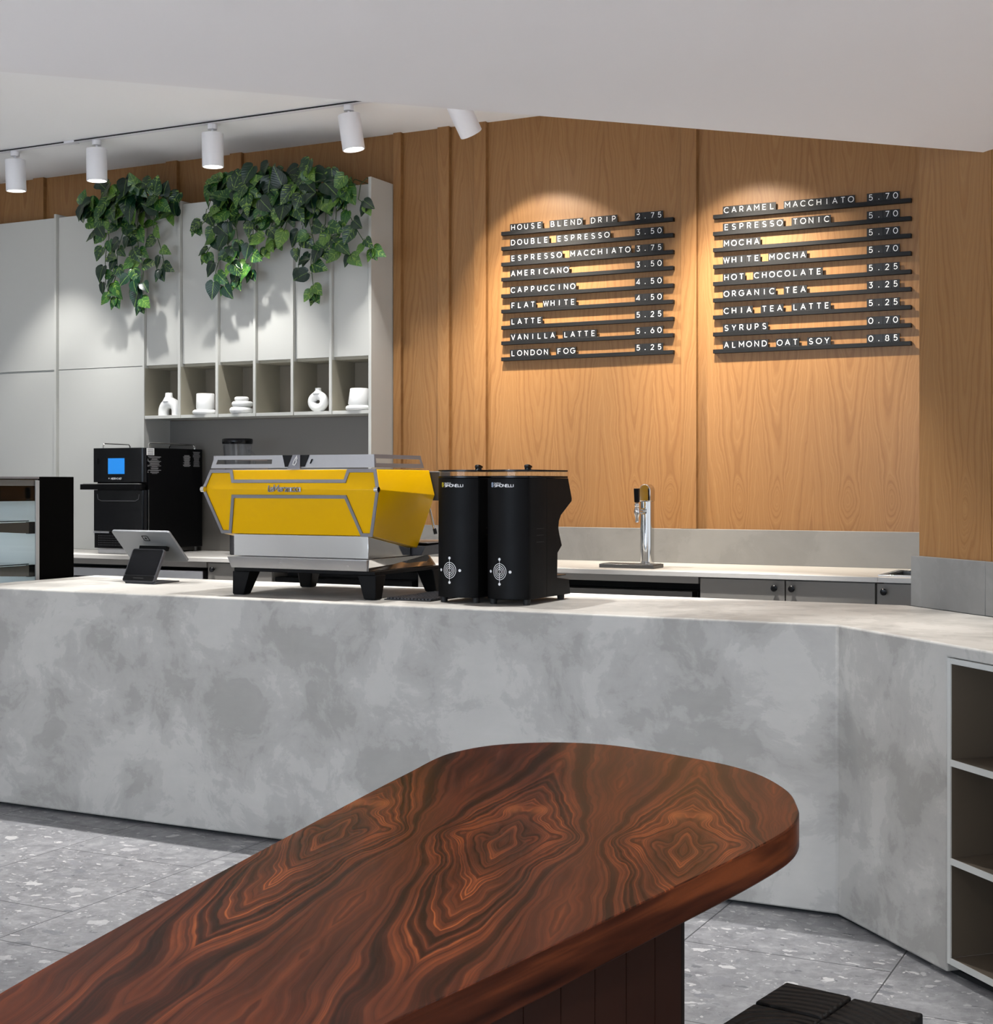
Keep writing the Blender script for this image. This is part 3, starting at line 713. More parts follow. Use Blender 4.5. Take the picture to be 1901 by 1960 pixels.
def inside(p, poly):
    x, y = p; c = False
    for i in range(len(poly)):
        (x1, y1), (x2, y2) = poly[i - 1], poly[i]
        if (y1 > y) != (y2 > y) and x < (x2 - x1) * (y - y1) / (y2 - y1) + x1: c = not c
    return c
def trailing_plant(label, crown, vines, ncrown, seed, root):
    R_ = random.Random(seed)
    o = thing('trailing_plant', label, 'plant', root, 'trailing plants on the wall cabinets')
    lm = LeafMesh(); st = MB()
    xs = [p[0] for p in crown]; zs = [p[1] for p in crown]
    k = 0
    while k < ncrown:
        x, z = R_.uniform(min(xs), max(xs)), R_.uniform(min(zs), max(zs))
        if not inside((x, z), crown): continue
        k += 1
        yy = R_.uniform(7.13, 7.25) if z < 3.2 else R_.uniform(7.14, 7.40)
        ang = R_.gauss(-90, 55) if z < 3.1 else R_.choice((R_.gauss(-90, 60), R_.gauss(60, 60)))
        a = math.radians(ang)
        tip = (math.cos(a), R_.uniform(-0.45, 0.1), math.sin(a))
        nrm = (R_.uniform(-0.5, 0.5), -1, R_.uniform(0.0, 0.9))
        L = R_.uniform(0.085, 0.135)
        lm.leaf((x - tip[0] * L * 0.4, yy, z - tip[2] * L * 0.4), tip, nrm, L, R_.uniform(0.05, 0.4), R_.uniform(0.0, 0.4))
    for vn in vines:
        P = [Vector((x, 7.185 + R_.uniform(-0.02, 0.02), z)) for x, z in vn]
        pts = []
        for i in range(len(P) - 1):
            for j in range(5): pts.append(P[i].lerp(P[i + 1], j / 5))
        pts.append(P[-1])
        sm = [pts[0]] + [(pts[i - 1] + pts[i] * 2 + pts[i + 1]) / 4 for i in range(1, len(pts) - 1)] + [pts[-1]]
        st.tube(sm, 0.0024, 6)
        ln = 0.0; side = R_.choice((-1, 1)); nxt = 0.02
        for i in range(1, len(sm)):
            ln += (sm[i] - sm[i - 1]).length
            if ln >= nxt:
                nxt = ln + R_.uniform(0.036, 0.058)
                d = (sm[i] - sm[i - 1]).normalized(); side = -side
                a = math.radians(R_.gauss(-90 + side * 42, 22))
                tip = (math.cos(a), R_.uniform(-0.35, 0.05), math.sin(a))
                L = R_.uniform(0.075, 0.115)
                p = sm[i] + Vector((side * R_.uniform(0.008, 0.028), -R_.uniform(0.0, 0.025), R_.uniform(-0.004, 0.014)))
                st.tube([sm[i], (sm[i] + p) / 2 + Vector((0, 0, 0.004)), p], 0.0013, 5)
                lm.leaf(p, tip, (R_.uniform(-0.45, 0.45), -1, R_.uniform(-0.05, 0.6)), L, R_.uniform(0.05, 0.35), R_.uniform(0.0, 0.35))
        for e in (-1, 1):
            a = math.radians(-90 + e * 28)
            lm.leaf(sm[-1], (math.cos(a), -0.1, math.sin(a)), (0.15 * e, -1, 0.2), R_.uniform(0.06, 0.085), 0.2, 0.1)
    # stems rooted on the cabinet top, arching over its front edge
    for vn in vines:
        x, z = vn[0]
        st.tube([(x + 0.02, 7.44, ZT + 0.002), (x + 0.01, 7.40, ZT + 0.014), (x + 0.005, 7.27, ZT + 0.016), (x, 7.21, ZT - 0.03), (x, 7.185, z)], 0.0026, 6)
    lm.build('foliage', M_leaf, o)
    st.build('stems', M_stem, o, smooth=True)
    return o
crown_a = [(-6.654, 3.144), (-6.415, 3.256), (-6.16, 3.216), (-5.89, 3.158), (-5.931, 3.0), (-6.055, 2.912), (-6.181, 2.873), (-6.308, 2.965), (-6.588, 2.987)]
va = [[(-6.452, 3.005), (-6.431, 2.887), (-6.452, 2.773), (-6.474, 2.608), (-6.431, 2.539), (-6.375, 2.50)], [(-6.281, 2.958), (-6.345, 2.798), (-6.358, 2.667), (-6.388, 2.586)],
      [(-6.197, 2.951), (-6.188, 2.787), (-6.155, 2.654), (-6.176, 2.524), (-6.168, 2.45)], [(-6.071, 2.941), (-6.03, 2.808), (-5.989, 2.708), (-6.009, 2.65)],
      [(-6.324, 2.995), (-6.239, 2.856), (-6.218, 2.756), (-6.239, 2.62), (-6.218, 2.56)], [(-6.496, 3.075), (-6.57, 3.066)], [(-6.388, 3.066), (-6.51, 2.95), (-6.53, 2.92)]]
crown_b = [(-5.68, 3.06), (-5.60, 3.17), (-5.373, 3.18), (-5.03, 3.20), (-4.735, 3.144), (-4.58, 3.082), (-4.60, 2.98), (-4.70, 2.93), (-4.881, 2.90), (-5.105, 2.91), (-5.373, 2.90), (-5.60, 2.97)]
vb = [[(-5.644, 3.003), (-5.684, 2.926), (-5.75, 2.915)], [(-5.585, 2.902), (-5.615, 2.794), (-5.66, 2.73)], [(-5.585, 2.934), (-5.545, 2.741), (-5.585, 2.616), (-5.575, 2.55), (-5.526, 2.52)],
      [(-5.428, 2.89), (-5.408, 2.731), (-5.428, 2.606), (-5.436, 2.56)], [(-5.312, 2.912), (-5.293, 2.754), (-5.312, 2.60)], [(-5.159, 2.899), (-5.178, 2.80), (-5.21, 2.73)],
      [(-4.898, 2.878), (-4.861, 2.722), (-4.898, 2.633), (-4.879, 2.509), (-4.868, 2.44)], [(-4.953, 2.852), (-4.964, 2.70), (-4.972, 2.59)], [(-4.788, 2.839), (-4.715, 2.711), (-4.679, 2.668), (-4.625, 2.65)],
      [(-4.643, 2.918), (-4.572, 2.791), (-4.51, 2.70), (-4.475, 2.67)], [(-4.56, 2.969), (-4.52, 2.937)], [(-5.506, 2.928), (-5.487, 2.76), (-5.467, 2.65)], [(-4.715, 2.863), (-4.77, 2.746), (-4.80, 2.70)], [(-5.046, 2.89), (-5.065, 2.84), (-5.13, 2.78)]]
trailing_plant('smaller trailing plant with variegated green leaves hanging over the second tall cabinet', crown_a, va, 84, 3, (-6.28, 7.42, ZT))
trailing_plant('large bushy trailing plant hanging over five doors of the wall cabinet', crown_b, vb, 205, 11, (-5.1, 7.42, ZT))

# ---------------------------------------------------------------- track lights
YT = 6.82
tr = thing('lighting_track', 'white lighting track with a black slot on the high ceiling', 'track', (-5.5, YT, ZC))
m = MB(); m.box(-7.9, -3.30, YT - 0.034, YT + 0.006, ZC - 0.012, ZC - 0.0005); m.build('rail', M_white, tr, bevel=0.001)
m = MB(); m.box(-7.9, -6.43, YT - 0.038, YT - 0.0345, ZC - 0.011, ZC - 0.004); m.box(-6.345, -3.30, YT - 0.038, YT - 0.0345, ZC - 0.011, ZC - 0.004); m.build('slot', M_void, tr)
m = MB(); m.box(-6.43, -6.345, YT - 0.04, YT + 0.01, ZC - 0.016, ZC - 0.0121); m.build('connector', M_white, tr, bevel=0.001)
def spot_lamp(x, tilt, label, energy, lens=True, zt=3.356, color=NEUT, cone=78, blend=0.6):
    o = thing('track_spotlight', label, 'spotlight', (x, YT, ZC - 0.012), 'white track spotlights')
    MB().cyl((x, YT, ZC - 0.0125), (x, YT, ZC - 0.043), 0.028, n=28).build('adapter', M_white, o, bevel=0.002)
    MB().cyl((x, YT, ZC - 0.0435), (x, YT, zt + 0.001), 0.008, n=14).build('stem', M_white, o, smooth=True)
    d = Vector(tilt).normalized(); top = Vector((x, YT, zt)); bot = top + d * 0.195
    a = d.orthogonal().normalized()
    m = MB(); R_ = 0.062
    # open-ended housing with a wall and a recessed lens
    b = d.cross(a); n = 40; rings = []
    for (t, r) in ((0.0, 0.0), (0.0, R_ - 0.002), (0.003, R_), (0.192, R_), (0.195, R_ - 0.002), (0.195, R_ - 0.006), (0.188, R_ - 0.008)):
        if r == 0: rings.append([m.bm.verts.new(top)])
        else: rings.append([m.bm.verts.new(top + d * t + (a * math.cos(2 * PI * i / n) + b * math.sin(2 * PI * i / n)) * r) for i in range(n)])
    for A, B in zip(rings, rings[1:]):
        for i in range(n):
            if len(A) == 1: m.bm.faces.new((A[0], B[i], B[(i + 1) % n]))
            else: m.bm.faces.new((A[i], A[(i + 1) % n], B[(i + 1) % n], B[i]))
    m.build('housing', M_white, o, smooth=True, ang=40)
    m = MB(); m.cyl(top + d * 0.181, top + d * 0.187, R_ - 0.009, n=40); m.build('lens', M_lamp, o)
    return light('track_spot', 'SPOT', bot + d * 0.004, energy, color, bot + d, spot_size=math.radians(cone), spot_blend=blend, shadow_soft_size=0.03)
spot_lamp(-6.865, (0.0, 0.05, -1), 'white cylinder spotlight at the far left end of the track', 68)
spot_lamp(-6.20, (0.0, 0.02, -1), 'white cylinder spotlight on the track above the smaller plant', 68)
spot_lamp(-5.325, (0.0, 0.03, -1), 'white cylinder spotlight on the track above the left part of the large plant', 105)
spot_lamp(-4.39, (0.13, 0.06, -1), 'slightly tilted white cylinder spotlight nearest the end of the wall cabinet', 105)
spot_lamp(-3.72, (0.20, 0.56, -0.85), 'strongly tilted white cylinder spotlight aimed at the menu, half behind the ceiling edge', 42, color=WARM, cone=76, blend=0.3)

# ---------------------------------------------------------------- menu boards: rails and letter tiles
LEFT = [('HOUSE BLEND DRIP', '2.75', 2.773), ('DOUBLE ESPRESSO', '3.50', 2.687), ('ESPRESSO MACCHIATO', '3.75', 2.596), ('AMERICANO', '3.50', 2.509), ('CAPPUCCINO', '4.50', 2.414), ('FLAT WHITE', '4.50', 2.326), ('LATTE', '5.25', 2.233), ('VANILLA LATTE', '5.60', 2.144), ('LONDON FOG', '5.25', 2.052)]
RIGHT = [('CARAMEL MACCHIATO', '5.70', 2.765), ('ESPRESSO TONIC', '5.70', 2.674), ('MOCHA', '5.70', 2.587), ('WHITE MOCHA', '5.70', 2.498), ('HOT CHOCOLATE', '5.25', 2.406), ('ORGANIC TEA', '3.25', 2.318), ('CHIA TEA LATTE', '5.25', 2.227), ('SYRUPS', '0.70', 2.136), ('ALMOND OAT SOY', '0.85', 2.045)]
ORD = ['first', 'second', 'third', 'fourth', 'fifth', 'sixth', 'seventh', 'eighth', 'ninth', 'tenth']
TW, TH, CH = 0.0415, 0.054, 0.0275
def tile_mesh():
    m = MB(); m.box(-TW / 2 + 0.0003, TW / 2 - 0.0003, -0.0015, 0.0015, 0, TH)
    o = m.build('letter_tile', M_tile, bevel=0.0004, seg=1); me = o.data; mods = o; return o
tile0 = tile_mesh(); tile0.location = (0, 0, -50)
letters = {}
def letter_obj(ch):
    if ch not in letters:
        m = MB(); wd = 0.05 if ch == '.' else GL[ch][0]
        glyph(m, ch, -wd * CH / 2, 0.0195, CH, lambda a, b: (a, -0.0021, b), 0.128)
        letters[ch] = m.build('letter', M_letter); return letters[ch]
    c = letters[ch].copy(); COL.objects.link(c); return c
first_tile = [True]
def menu(board, rows, x0, x1, tx, px):
    for name, price, zr in rows:
        m = MB(); yb = YW - 0.0005; yf = YW - 0.029
        m.prism_x([(yf, zr - 0.021), (yb, zr - 0.021), (yb, zr), (YW - 0.012, zr), (YW - 0.0125, zr - 0.012), (YW - 0.0185, zr - 0.012), (YW - 0.019, zr), (yf, zr)], x0, x1)
        o = m.build('menu_rail', M_rail, bevel=0.0008, seg=1)
        tag(o, 'black wooden menu rail holding the %s row of the %s menu' % (name.title(), board), 'rail', 'menu rails on the oak wall')
        words = name.split(' '); col = 0
        seq = []
        for wd_ in words:
            for i, ch in enumerate(wd_): seq.append((tx + (col + i + 0.5) * TW, ch, '%s letter of %s' % (ORD[i], wd_)))
            col += len(wd_) + 1
        for i, ch in enumerate(price): seq.append((px + (i + 0.5) * TW, ch, '%s price character' % ORD[i]))
        for X, ch, what in seq:
            if first_tile[0]: t = tile0; first_tile[0] = False
            else: t = tile0.copy(); COL.objects.link(t)
            t.location = (X, YW - 0.0155, zr - 0.0115)
            shown = 'a white point' if ch == '.' else 'white ' + ch
            tag(t, 'black tile with %s, %s, %s menu %s row' % (shown, what, board, name), 'letter tile', 'letter tiles on the menu rails')
            l = letter_obj(ch); l.parent = t
menu('left', LEFT, -3.806, -2.761, -3.755, -2.988)
menu('right', RIGHT, -2.535, -1.495, -2.484, -1.719)

# ---------------------------------------------------------------- oven
ov = thing('countertop_oven', 'black countertop oven with a lit blue touch screen', 'oven', (-6.12, 7.15, HT))
ox0, ox1, oy0, oy1 = -6.335, -5.928, 6.935, 7.49
m = MB(); m.prism([(ox0, oy0 + 0.04), (ox1, oy0 + 0.04), (ox1, oy1), (-6.19, oy1), (-6.19, 7.262), (ox0, 7.262)], 0.928, 1.545)
m.build('body', M_black, ov, bevel=0.003)
MB().prism(rpoly(ox0, ox1, oy0, oy0 + 0.039, [0, 0, 0.012, 0.03]), 1.335, 1.545).build('control_panel', M_blackg, ov, bevel=0.002)
sc_o = MB().box(-6.212, -6.082, oy0 - 0.0012, oy0 - 0.0002, 1.386, 1.482).build('touch_screen', M_screen, ov); sc_o['label'] = 'lit blue touch screen'
m = MB(); m.cyl((-6.292, oy0 - 0.001, 1.462), (-6.292, oy0 + 0.002, 1.462), 0.004); m.prism_y(rpoly(-6.299, -6.285, 1.448, 1.482, 0.003), oy0 - 0.001, oy0 + 0.001); m.build('usb_cover', M_black, ov)
m = MB(); text(m, 'MERRYCHEF', -6.188, 1.352, 0.0105, lambda a, b: (a, oy0 - 0.001, b), 0.2, 0.2)
m.disc((-6.204, 1.359), 0.004, lambda a, b: (a, oy0 - 0.001, b)); m.build('name_print', M_mark, ov)
# door, handle and lower grille
d = MB().prism(rpoly(ox0, ox1, oy0 + 0.004, oy0 + 0.039, [0, 0, 0.01, 0.028]), 1.035, 1.288).build('door', M_blackg, ov, bevel=0.002)
m = MB(); m.tube([(-6.30, oy0 + 0.003, 1.262), (-6.295, oy0 + 0.003, 1.232), (-6.27, oy0 + 0.003, 1.221), (-6.0, oy0 + 0.003, 1.221), (-5.975, oy0 + 0.003, 1.234), (-5.97, oy0 + 0.003, 1.262)], 0.0022, 8); m.build('door_crease', M_dgrey, d)
m = MB(); m.prism(rpoly(ox0 - 0.055, ox1 + 0.004, oy0 - 0.055, oy0 - 0.02, [0.0, 0.0, 0.006, 0.04]), 1.290, 1.323)
m.box(ox1 - 0.05, ox1 - 0.01, oy0 - 0.03, oy0 + 0.02, 1.291, 1.322); m.box(ox0 + 0.01, ox0 + 0.05, oy0 - 0.03, oy0 + 0.02, 1.291, 1.322)
m.build('handle', M_black, d, bevel=0.003)
MB().box(ox0 - 0.04, ox1, oy0 - 0.045, oy0 - 0.022, 1.3235, 1.3275).build('handle_strip', M_chrome, d, bevel=0.001)
MB().box(ox0 + 0.004, ox1 - 0.004, oy0 + 0.01, oy0 + 0.039, 0.931, 1.022).build('lower_panel', M_black, ov, bevel=0.002)
MB().box(ox0, -6.21, oy0 + 0.006, oy0 + 0.0385, 1.0225, 1.0335).build('seal', M_steel, ov)
m = MB()
for i in range(26):
    for j in range(5):
        m.cyl((ox0 + 0.04 + i * 0.012, oy0 + 0.0085, 0.95 + j * 0.014), (ox0 + 0.04 + i * 0.012, oy0 + 0.0102, 0.95 + j * 0.014), 0.0028, n=8)
m.build('vent_holes', M_dgrey, ov)
MB().box(ox1 - 0.0015, ox1 + 0.0012, oy0 + 0.036, oy0 + 0.042, 0.93, 1.29).build('side_seam', M_steel, ov)
MB().box(ox0 + 0.06, ox1 - 0.06, oy0 - 0.02, oy0 + 0.02, HT + 0.0005, 0.9275).build('front_foot', M_steel, ov, bevel=0.002)
MB().box(ox1 - 0.05, ox1 - 0.03, oy0 + 0.05, oy1 - 0.03, 0.905, 0.9275).build('base_rail', M_steeld, ov)
MB().cyl((ox1 - 0.035, oy1 - 0.03, HT + 0.0005), (ox1 - 0.035, oy1 - 0.03, 0.9275), 0.014).build('foot', M_steeld, ov, smooth=True)
MB().cyl((ox0 + 0.035, 7.23, HT + 0.0005), (ox0 + 0.035, 7.23, 0.9275), 0.014).build('foot', M_steeld, ov, smooth=True)
def railtube(p, q, z, h):
    P, Q = Vector(p), Vector(q); u_ = (Q - P).normalized() * 0.012
    return [(p[0], p[1], z), (p[0], p[1], z + h - 0.012), (P.x + u_.x, P.y + u_.y, z + h), (Q.x - u_.x, Q.y - u_.y, z + h), (q[0], q[1], z + h - 0.012), (q[0], q[1], z)]
for p, q in (((ox0 + 0.03, oy0 + 0.06), (ox0 + 0.03, 7.24)), ((ox1 - 0.02, oy0 + 0.06), (ox1 - 0.02, oy1 - 0.05)), ((-6.17, oy1 - 0.03), (ox1 - 0.04, oy1 - 0.03))):
    MB().tube(railtube(p, q, 1.545, 0.03), 0.004, 10).build('top_rail', M_chrome, ov, smooth=True, ang=60)
# printed warning labels on the side: lines too small to read
m = MB(); mf = lambda a, b: (ox1 + 0.0008, a, b)
m.quad([mf(6.955, 1.50), mf(7.025, 1.50), mf(7.025, 1.5425), mf(6.955, 1.5425)]); m.build('rating_label', M_mark, ov)
m = MB(); mg = lambda a, b: (ox1 + 0.0016, a, b)
R2 = random.Random(5)
for i in range(5):
    y0_ = 6.958 + R2.uniform(0, 0.008); m.quad([mg(y0_, 1.504 + i * 0.0075), mg(y0_ + 0.055, 1.504 + i * 0.0075), mg(y0_ + 0.055, 1.5065 + i * 0.0075), mg(y0_, 1.5065 + i * 0.0075)])
m.build('rating_print', M_dgrey, ov)
m = MB(); z_ = 1.492
for i in range(16):
    wd_ = 0.12 if i % 4 == 0 else R2.uniform(0.05, 0.10); h_ = 0.0025 if i % 2 else 0.004
    y0_ = 7.028 - wd_ / 2; m.quad([mf(y0_, z_ - h_), mf(y0_ + wd_, z_ - h_), mf(y0_ + wd_, z_), mf(y0_, z_)]); z_ -= 0.0068
for zc_ in (1.472, 1.437, 1.40): m.ribbon([(6.963, zc_ - 0.006), (6.968, zc_ + 0.006), (6.973, zc_ - 0.006)], 0.0016, True, mf)
m.build('warning_print', M_grey, ov)
for cy_, z0_, z1_ in ((7.335, 1.505, 1.435), (7.43, 1.528, 1.435)):
    z_ = z0_; m = MB()
    while z_ > z1_:
        wd_ = R2.uniform(0.045, 0.075); m.quad([mf(cy_ - wd_ / 2, z_ - 0.0026), mf(cy_ + wd_ / 2, z_ - 0.0026), mf(cy_ + wd_ / 2, z_), mf(cy_ - wd_ / 2, z_)]); z_ -= 0.0046
    m.build('warning_print', M_grey, ov)

# ---------------------------------------------------------------- blender behind the espresso machine
bl = thing('blender', 'clear blender jar with a black lid standing behind the yellow machine', 'blender', (-5.42, 7.15, HT))
bx, by = -5.41, 7.15
MB().lathe([(0, HT + 0.0005), (0.046, HT + 0.0005), (0.046, 1.06), (0.075, 1.09), (0.078, 1.27), (0.066, 1.285), (0, 1.285)], (bx, by + 0.02), 36).build('motor_base', M_dgrey, bl, bevel=0.006)
MB().lathe([(0.055, 1.286), (0.066, 1.295), (0.074, 1.40), (0.086, 1.565), (0.083, 1.565), (0.071, 1.40), (0.062, 1.30), (0.0, 1.298)], (bx, by + 0.02), 40).build('jar', M_glass, bl, smooth=True, ang=50)
MB().lathe([(0, 1.566), (0.089, 1.566), (0.092, 1.575), (0.092, 1.592), (0.088, 1.598), (0, 1.600)], (bx, by + 0.02), 40).build('lid', M_blackg, bl, smooth=True, ang=40)
m = MB(); m.tube([(bx + 0.03, by + 0.095, 1.53), (bx + 0.04, by + 0.135, 1.5), (bx + 0.04, by + 0.135, 1.38), (bx + 0.03, by + 0.085, 1.34)], 0.009, 10)
m.build('handle', M_glass, bl, smooth=True, ang=60)

# ---------------------------------------------------------------- espresso machine
em = thing('espresso_machine', 'yellow and chrome two-group espresso machine on black legs', 'espresso machine', (-3.22, 4.85, HT))
XL, XR, XC = -3.631, -2.821, -3.226
def rec(z): return 4.59 + (0.022 * (z - 1.306) / 0.075 if z > 1.306 else 0.048 * (1.306 - z) / 0.172)
def side_in(z): return 0.025 * (z - 1.306) / 0.075 if z > 1.306 else 0.057 * (1.306 - z) / 0.172
def loop(z, yb): return [(XL + side_in(z), rec(z), z), (XR - side_in(z), rec(z), z), (XR - side_in(z), yb, z), (XL + side_in(z), yb, z)]
m = MB(); lo, mi, hi = loop(1.134, 4.963), loop(1.306, 5.00), loop(1.380, 4.999)
lo[2] = (lo[2][0], 4.963, 1.077); lo[3] = (lo[3][0], 4.963, 1.077); mi[2] = (XR, 5.000, 1.284); mi[3] = (XL, 5.000, 1.284)
V3 = [[m.bm.verts.new(p) for p in l] for l in (lo, mi, hi)]
m.bm.faces.new(V3[0][::-1]); m.bm.faces.new(V3[2])
for A, B in zip(V3, V3[1:]):
    for i in range(4): m.bm.faces.new((A[i], A[(i + 1) % 4], B[(i + 1) % 4], B[i]))
m.build('body', M_yellow, em, bevel=0.002)
fm = lambda a, b: (a, rec(b) - 0.0035, b)
TR = [(-3.603, 1.376), (-3.624, 1.307), (-3.569, 1.140), (-3.530, 1.140), (-3.488, 1.279), (-2.972, 1.279), (-2.925, 1.137), (-2.884, 1.137), (-2.828, 1.307), (-2.852, 1.376), (-2.968, 1.376), (-2.976, 1.337), (-3.490, 1.337), (-3.506, 1.376)]
# points are inserted along the fold so the band follows it
tp = []
for i in range(len(TR)):
    a, b = Vector(TR[i]), Vector(TR[(i + 1) % len(TR)]); tp.append(tuple(a))
    if (a.y - 1.306) * (b.y - 1.306) < -1e-5:
        q = (1.306 - a.y) / (b.y - a.y); tp.append((a.x + (b.x - a.x) * q, 1.306))
m = MB(); m.ribbon(tp, 0.0125, True, fm); m.build('front_trim', M_trim, em, solid=0.004)
m = MB()
for sx, x in ((1, XR), (-1, XL)):
    m.cyl((x - 0.008 * sx - 0.006, 4.580, 1.306), (x - 0.008 * sx + 0.010, 4.580, 1.306), 0.0105, n=16)
m.build('trim_screw', M_chrome, em, smooth=True)
fm2 = lambda a, b: (a, rec(b) - 0.006, b)
m = MB(); text(m, 'laMarzocco', -3.316, 1.2985, 0.0225, fm2, 0.2, 0.16, 1.02); m.build('name_badge', M_trim, em, solid=0.003)
# polished lower housing and tray
m = MB(); m.prism_x([(4.642, 1.047), (4.95, 1.047), (4.95, 1.079), (4.642, 1.132)], -3.520, -2.902); m.build('lower_housing', M_chrome, em, bevel=0.0015)
m = MB(); m.hexa([(-3.500, 4.60, 1.003), (-2.882, 4.60, 1.003), (-2.882, 5.12, 1.003), (-3.500, 5.12, 1.003)], [(-3.509, 4.585, 1.0455), (-2.874, 4.585, 1.0455), (-2.905, 5.10, 1.0465), (-3.48, 5.10, 1.0465)])
m.build('tray', M_steel, em, bevel=0.0015)
m = MB(); m.quad([(-2.880, 4.605, 1.004), (-2.880, 5.10, 1.004), (-2.9, 5.08, 1.0455), (-2.873, 4.60, 1.0455)]); m.build('tray_side', M_chrome, em, solid=0.002)
# drip tray on the barista side
m = MB(); m.hexa([(-3.50, 4.96, 1.0475), (-2.86, 4.96, 1.0475), (-2.86, 5.12, 1.0475), (-3.50, 5.12, 1.0475)], [(-3.52, 4.96, 1.085), (-2.84, 4.96, 1.085), (-2.83, 5.20, 1.095), (-3.53, 5.20, 1.095)])
m.build('drip_tray', M_dgrey, em, bevel=0.002)
MB().box(-3.53, -2.835, 4.965, 5.20, 1.0955, 1.101).build('drip_grate', M_steel, em, bevel=0.001)
# base frame and legs
m = MB(); m.box(-3.490, -2.850, 4.604, 4.644, 0.990, 1.0025); m.box(-3.490, -2.850, 5.06, 5.10, 0.990, 1.0025); m.box(-3.490, -3.45, 4.645, 5.06, 0.990, 1.0025); m.box(-2.89, -2.850, 4.645, 5.06, 0.990, 1.0025)
m.build('base_frame', M_black, em, bevel=0.0015)
def leg(x0, x1, y0, y1, dx, dy):
    m = MB(); ax, bx_ = (x0, x1 - 0.028) if dx > 0 else (x0 + 0.028, x1)
    ay, by_ = (y0, y1 - 0.028) if dy > 0 else (y0 + 0.028, y1)
    m.hexa([(ax, ay, 0.9005), (bx_, ay, 0.9005), (bx_, by_, 0.9005), (ax, by_, 0.9005)], [(x0, y0, 0.9895), (x1, y0, 0.9895), (x1, y1, 0.9895), (x0, y1, 0.9895)])
    l = m.build('leg', M_black, em, bevel=0.003)
    MB().box(ax + 0.004, bx_ - 0.004, ay + 0.004, by_ - 0.004, HT + 0.0003, 0.9003).build('foot_pad', M_rubber, l)
leg(-3.496, -3.415, 4.602, 4.675, 1, 1); leg(-2.925, -2.846, 4.602, 4.675, -1, 1)
leg(-3.496, -3.415, 5.03, 5.10, 1, -1); leg(-2.925, -2.846, 5.03, 5.10, -1, -1)
# cup rail around the top
MB().box(-3.60, -2.86, 4.63, 4.97, 1.3805, 1.3835).build('cup_tray', M_steel, em)
m = MB(); fr_ = lambda a, b: (a, 4.622 + (b - 1.387) * 0.12, b)
def fquad(m, x0, x1, z0, z1, s0=0, s1=0):
    m.quad([fr_(x0 - s0, z0), fr_(x1 + s1, z0), fr_(x1, z1), fr_(x0, z1)])
fquad(m, -3.605, -3.285, 1.421, 1.4365); fquad(m, -3.611, -3.285, 1.388, 1.403, 0.004)
m.quad([fr_(-3.611, 1.403), fr_(-3.592, 1.403), fr_(-3.585, 1.421), fr_(-3.605, 1.421)])
m.quad([fr_(-3.325, 1.403), fr_(-3.285, 1.403), fr_(-3.285, 1.421), fr_(-3.325, 1.421)])
m.quad([fr_(-3.285, 1.388), fr_(-2.862, 1.388), fr_(-2.868, 1.4365), fr_(-3.285, 1.4365)])
rl = m.build('cup_rail', M_steel, em, solid=0.003)
rl['label'] = 'brushed steel cup rail with a slot on its left half'
m = MB(); sl_ = lambda a, b: (-2.862 - (b - 1.387) * 0.12, a, b)
m.quad([sl_(4.626, 1.388), sl_(4.985, 1.388), sl_(4.98, 1.404), sl_(4.626, 1.404)]); m.quad([sl_(4.626, 1.422), sl_(4.972, 1.422), sl_(4.968, 1.4365), sl_(4.626, 1.4365)])
m.quad([sl_(4.626, 1.404), sl_(4.634, 1.404), sl_(4.634, 1.422), sl_(4.626, 1.422)]); m.quad([sl_(4.965, 1.404), sl_(4.98, 1.404), sl_(4.972, 1.422), sl_(4.962, 1.422)])
m.build('cup_rail', M_trim, em, solid=0.003)
m = MB(); sl2 = lambda a, b: (-3.605 + (b - 1.387) * 0.12, a, b)
m.quad([sl2(4.626, 1.388), sl2(4.985, 1.388), sl2(4.98, 1.404), sl2(4.626, 1.404)]); m.quad([sl2(4.626, 1.422), sl2(4.972, 1.422), sl2(4.968, 1.4365), sl2(4.626, 1.4365)])
m.build('cup_rail', M_trim, em, solid=0.003)
fr2 = lambda a, b: (a, 4.619 + (b - 1.387) * 0.12, b)
m = MB()
m.quad([fr2(-3.262, 1.392), fr2(-3.236, 1.392), fr2(-3.223, 1.4365), fr2(-3.277, 1.4365)]); m.quad([fr2(-3.195, 1.392), fr2(-3.172, 1.392), fr2(-3.154, 1.4365), fr2(-3.197, 1.4365)])
m.quad([fr2(-3.150, 1.404), fr2(-3.144, 1.404), fr2(-3.137, 1.421), fr2(-3.143, 1.421)])
m.build('rail_insert', M_blackg, em, solid=0.002)
fr3 = lambda a, b: (a, 4.616 + (b - 1.387) * 0.12, b)
m = MB(); m.quad([fr3(-3.248, 1.384), fr3(-3.190, 1.384), fr3(-3.194, 1.4375), fr3(-3.227, 1.4375)]); bd = m.build('emblem_plate', M_trim, em, solid=0.003)
m = MB(); m.ribbon([(-3.222, 1.401), (-3.219, 1.412), (-3.212, 1.424), (-3.207, 1.431), (-3.205, 1.424), (-3.209, 1.415), (-3.206, 1.411), (-3.212, 1.401), (-3.215, 1.399), (-3.222, 1.401)], 0.005, True, lambda a, b: (a, 4.6125 + (b - 1.387) * 0.12, b)); m.build('emblem', M_chrome, bd)
# what shows beyond the right-hand side: group cover, steam wand
MB().box(-2.95, -2.80, 5.005, 5.09, 1.262, 1.376).build('group_cover', M_dgrey, em, bevel=0.004)
m = MB(); m.tube([(-2.925, 5.06, 1.262), (-2.908, 5.09, 1.25), (-2.90, 5.10, 1.225), (-2.879, 5.10, 1.148)], 0.0058, 10); wnd = m.build('steam_wand', M_chrome, em, smooth=True, ang=60)
MB().cyl((-2.879, 5.10, 1.148), (-2.873, 5.10, 1.127), 0.0075, n=14).build('wand_tip', M_rubber, wnd, smooth=True)

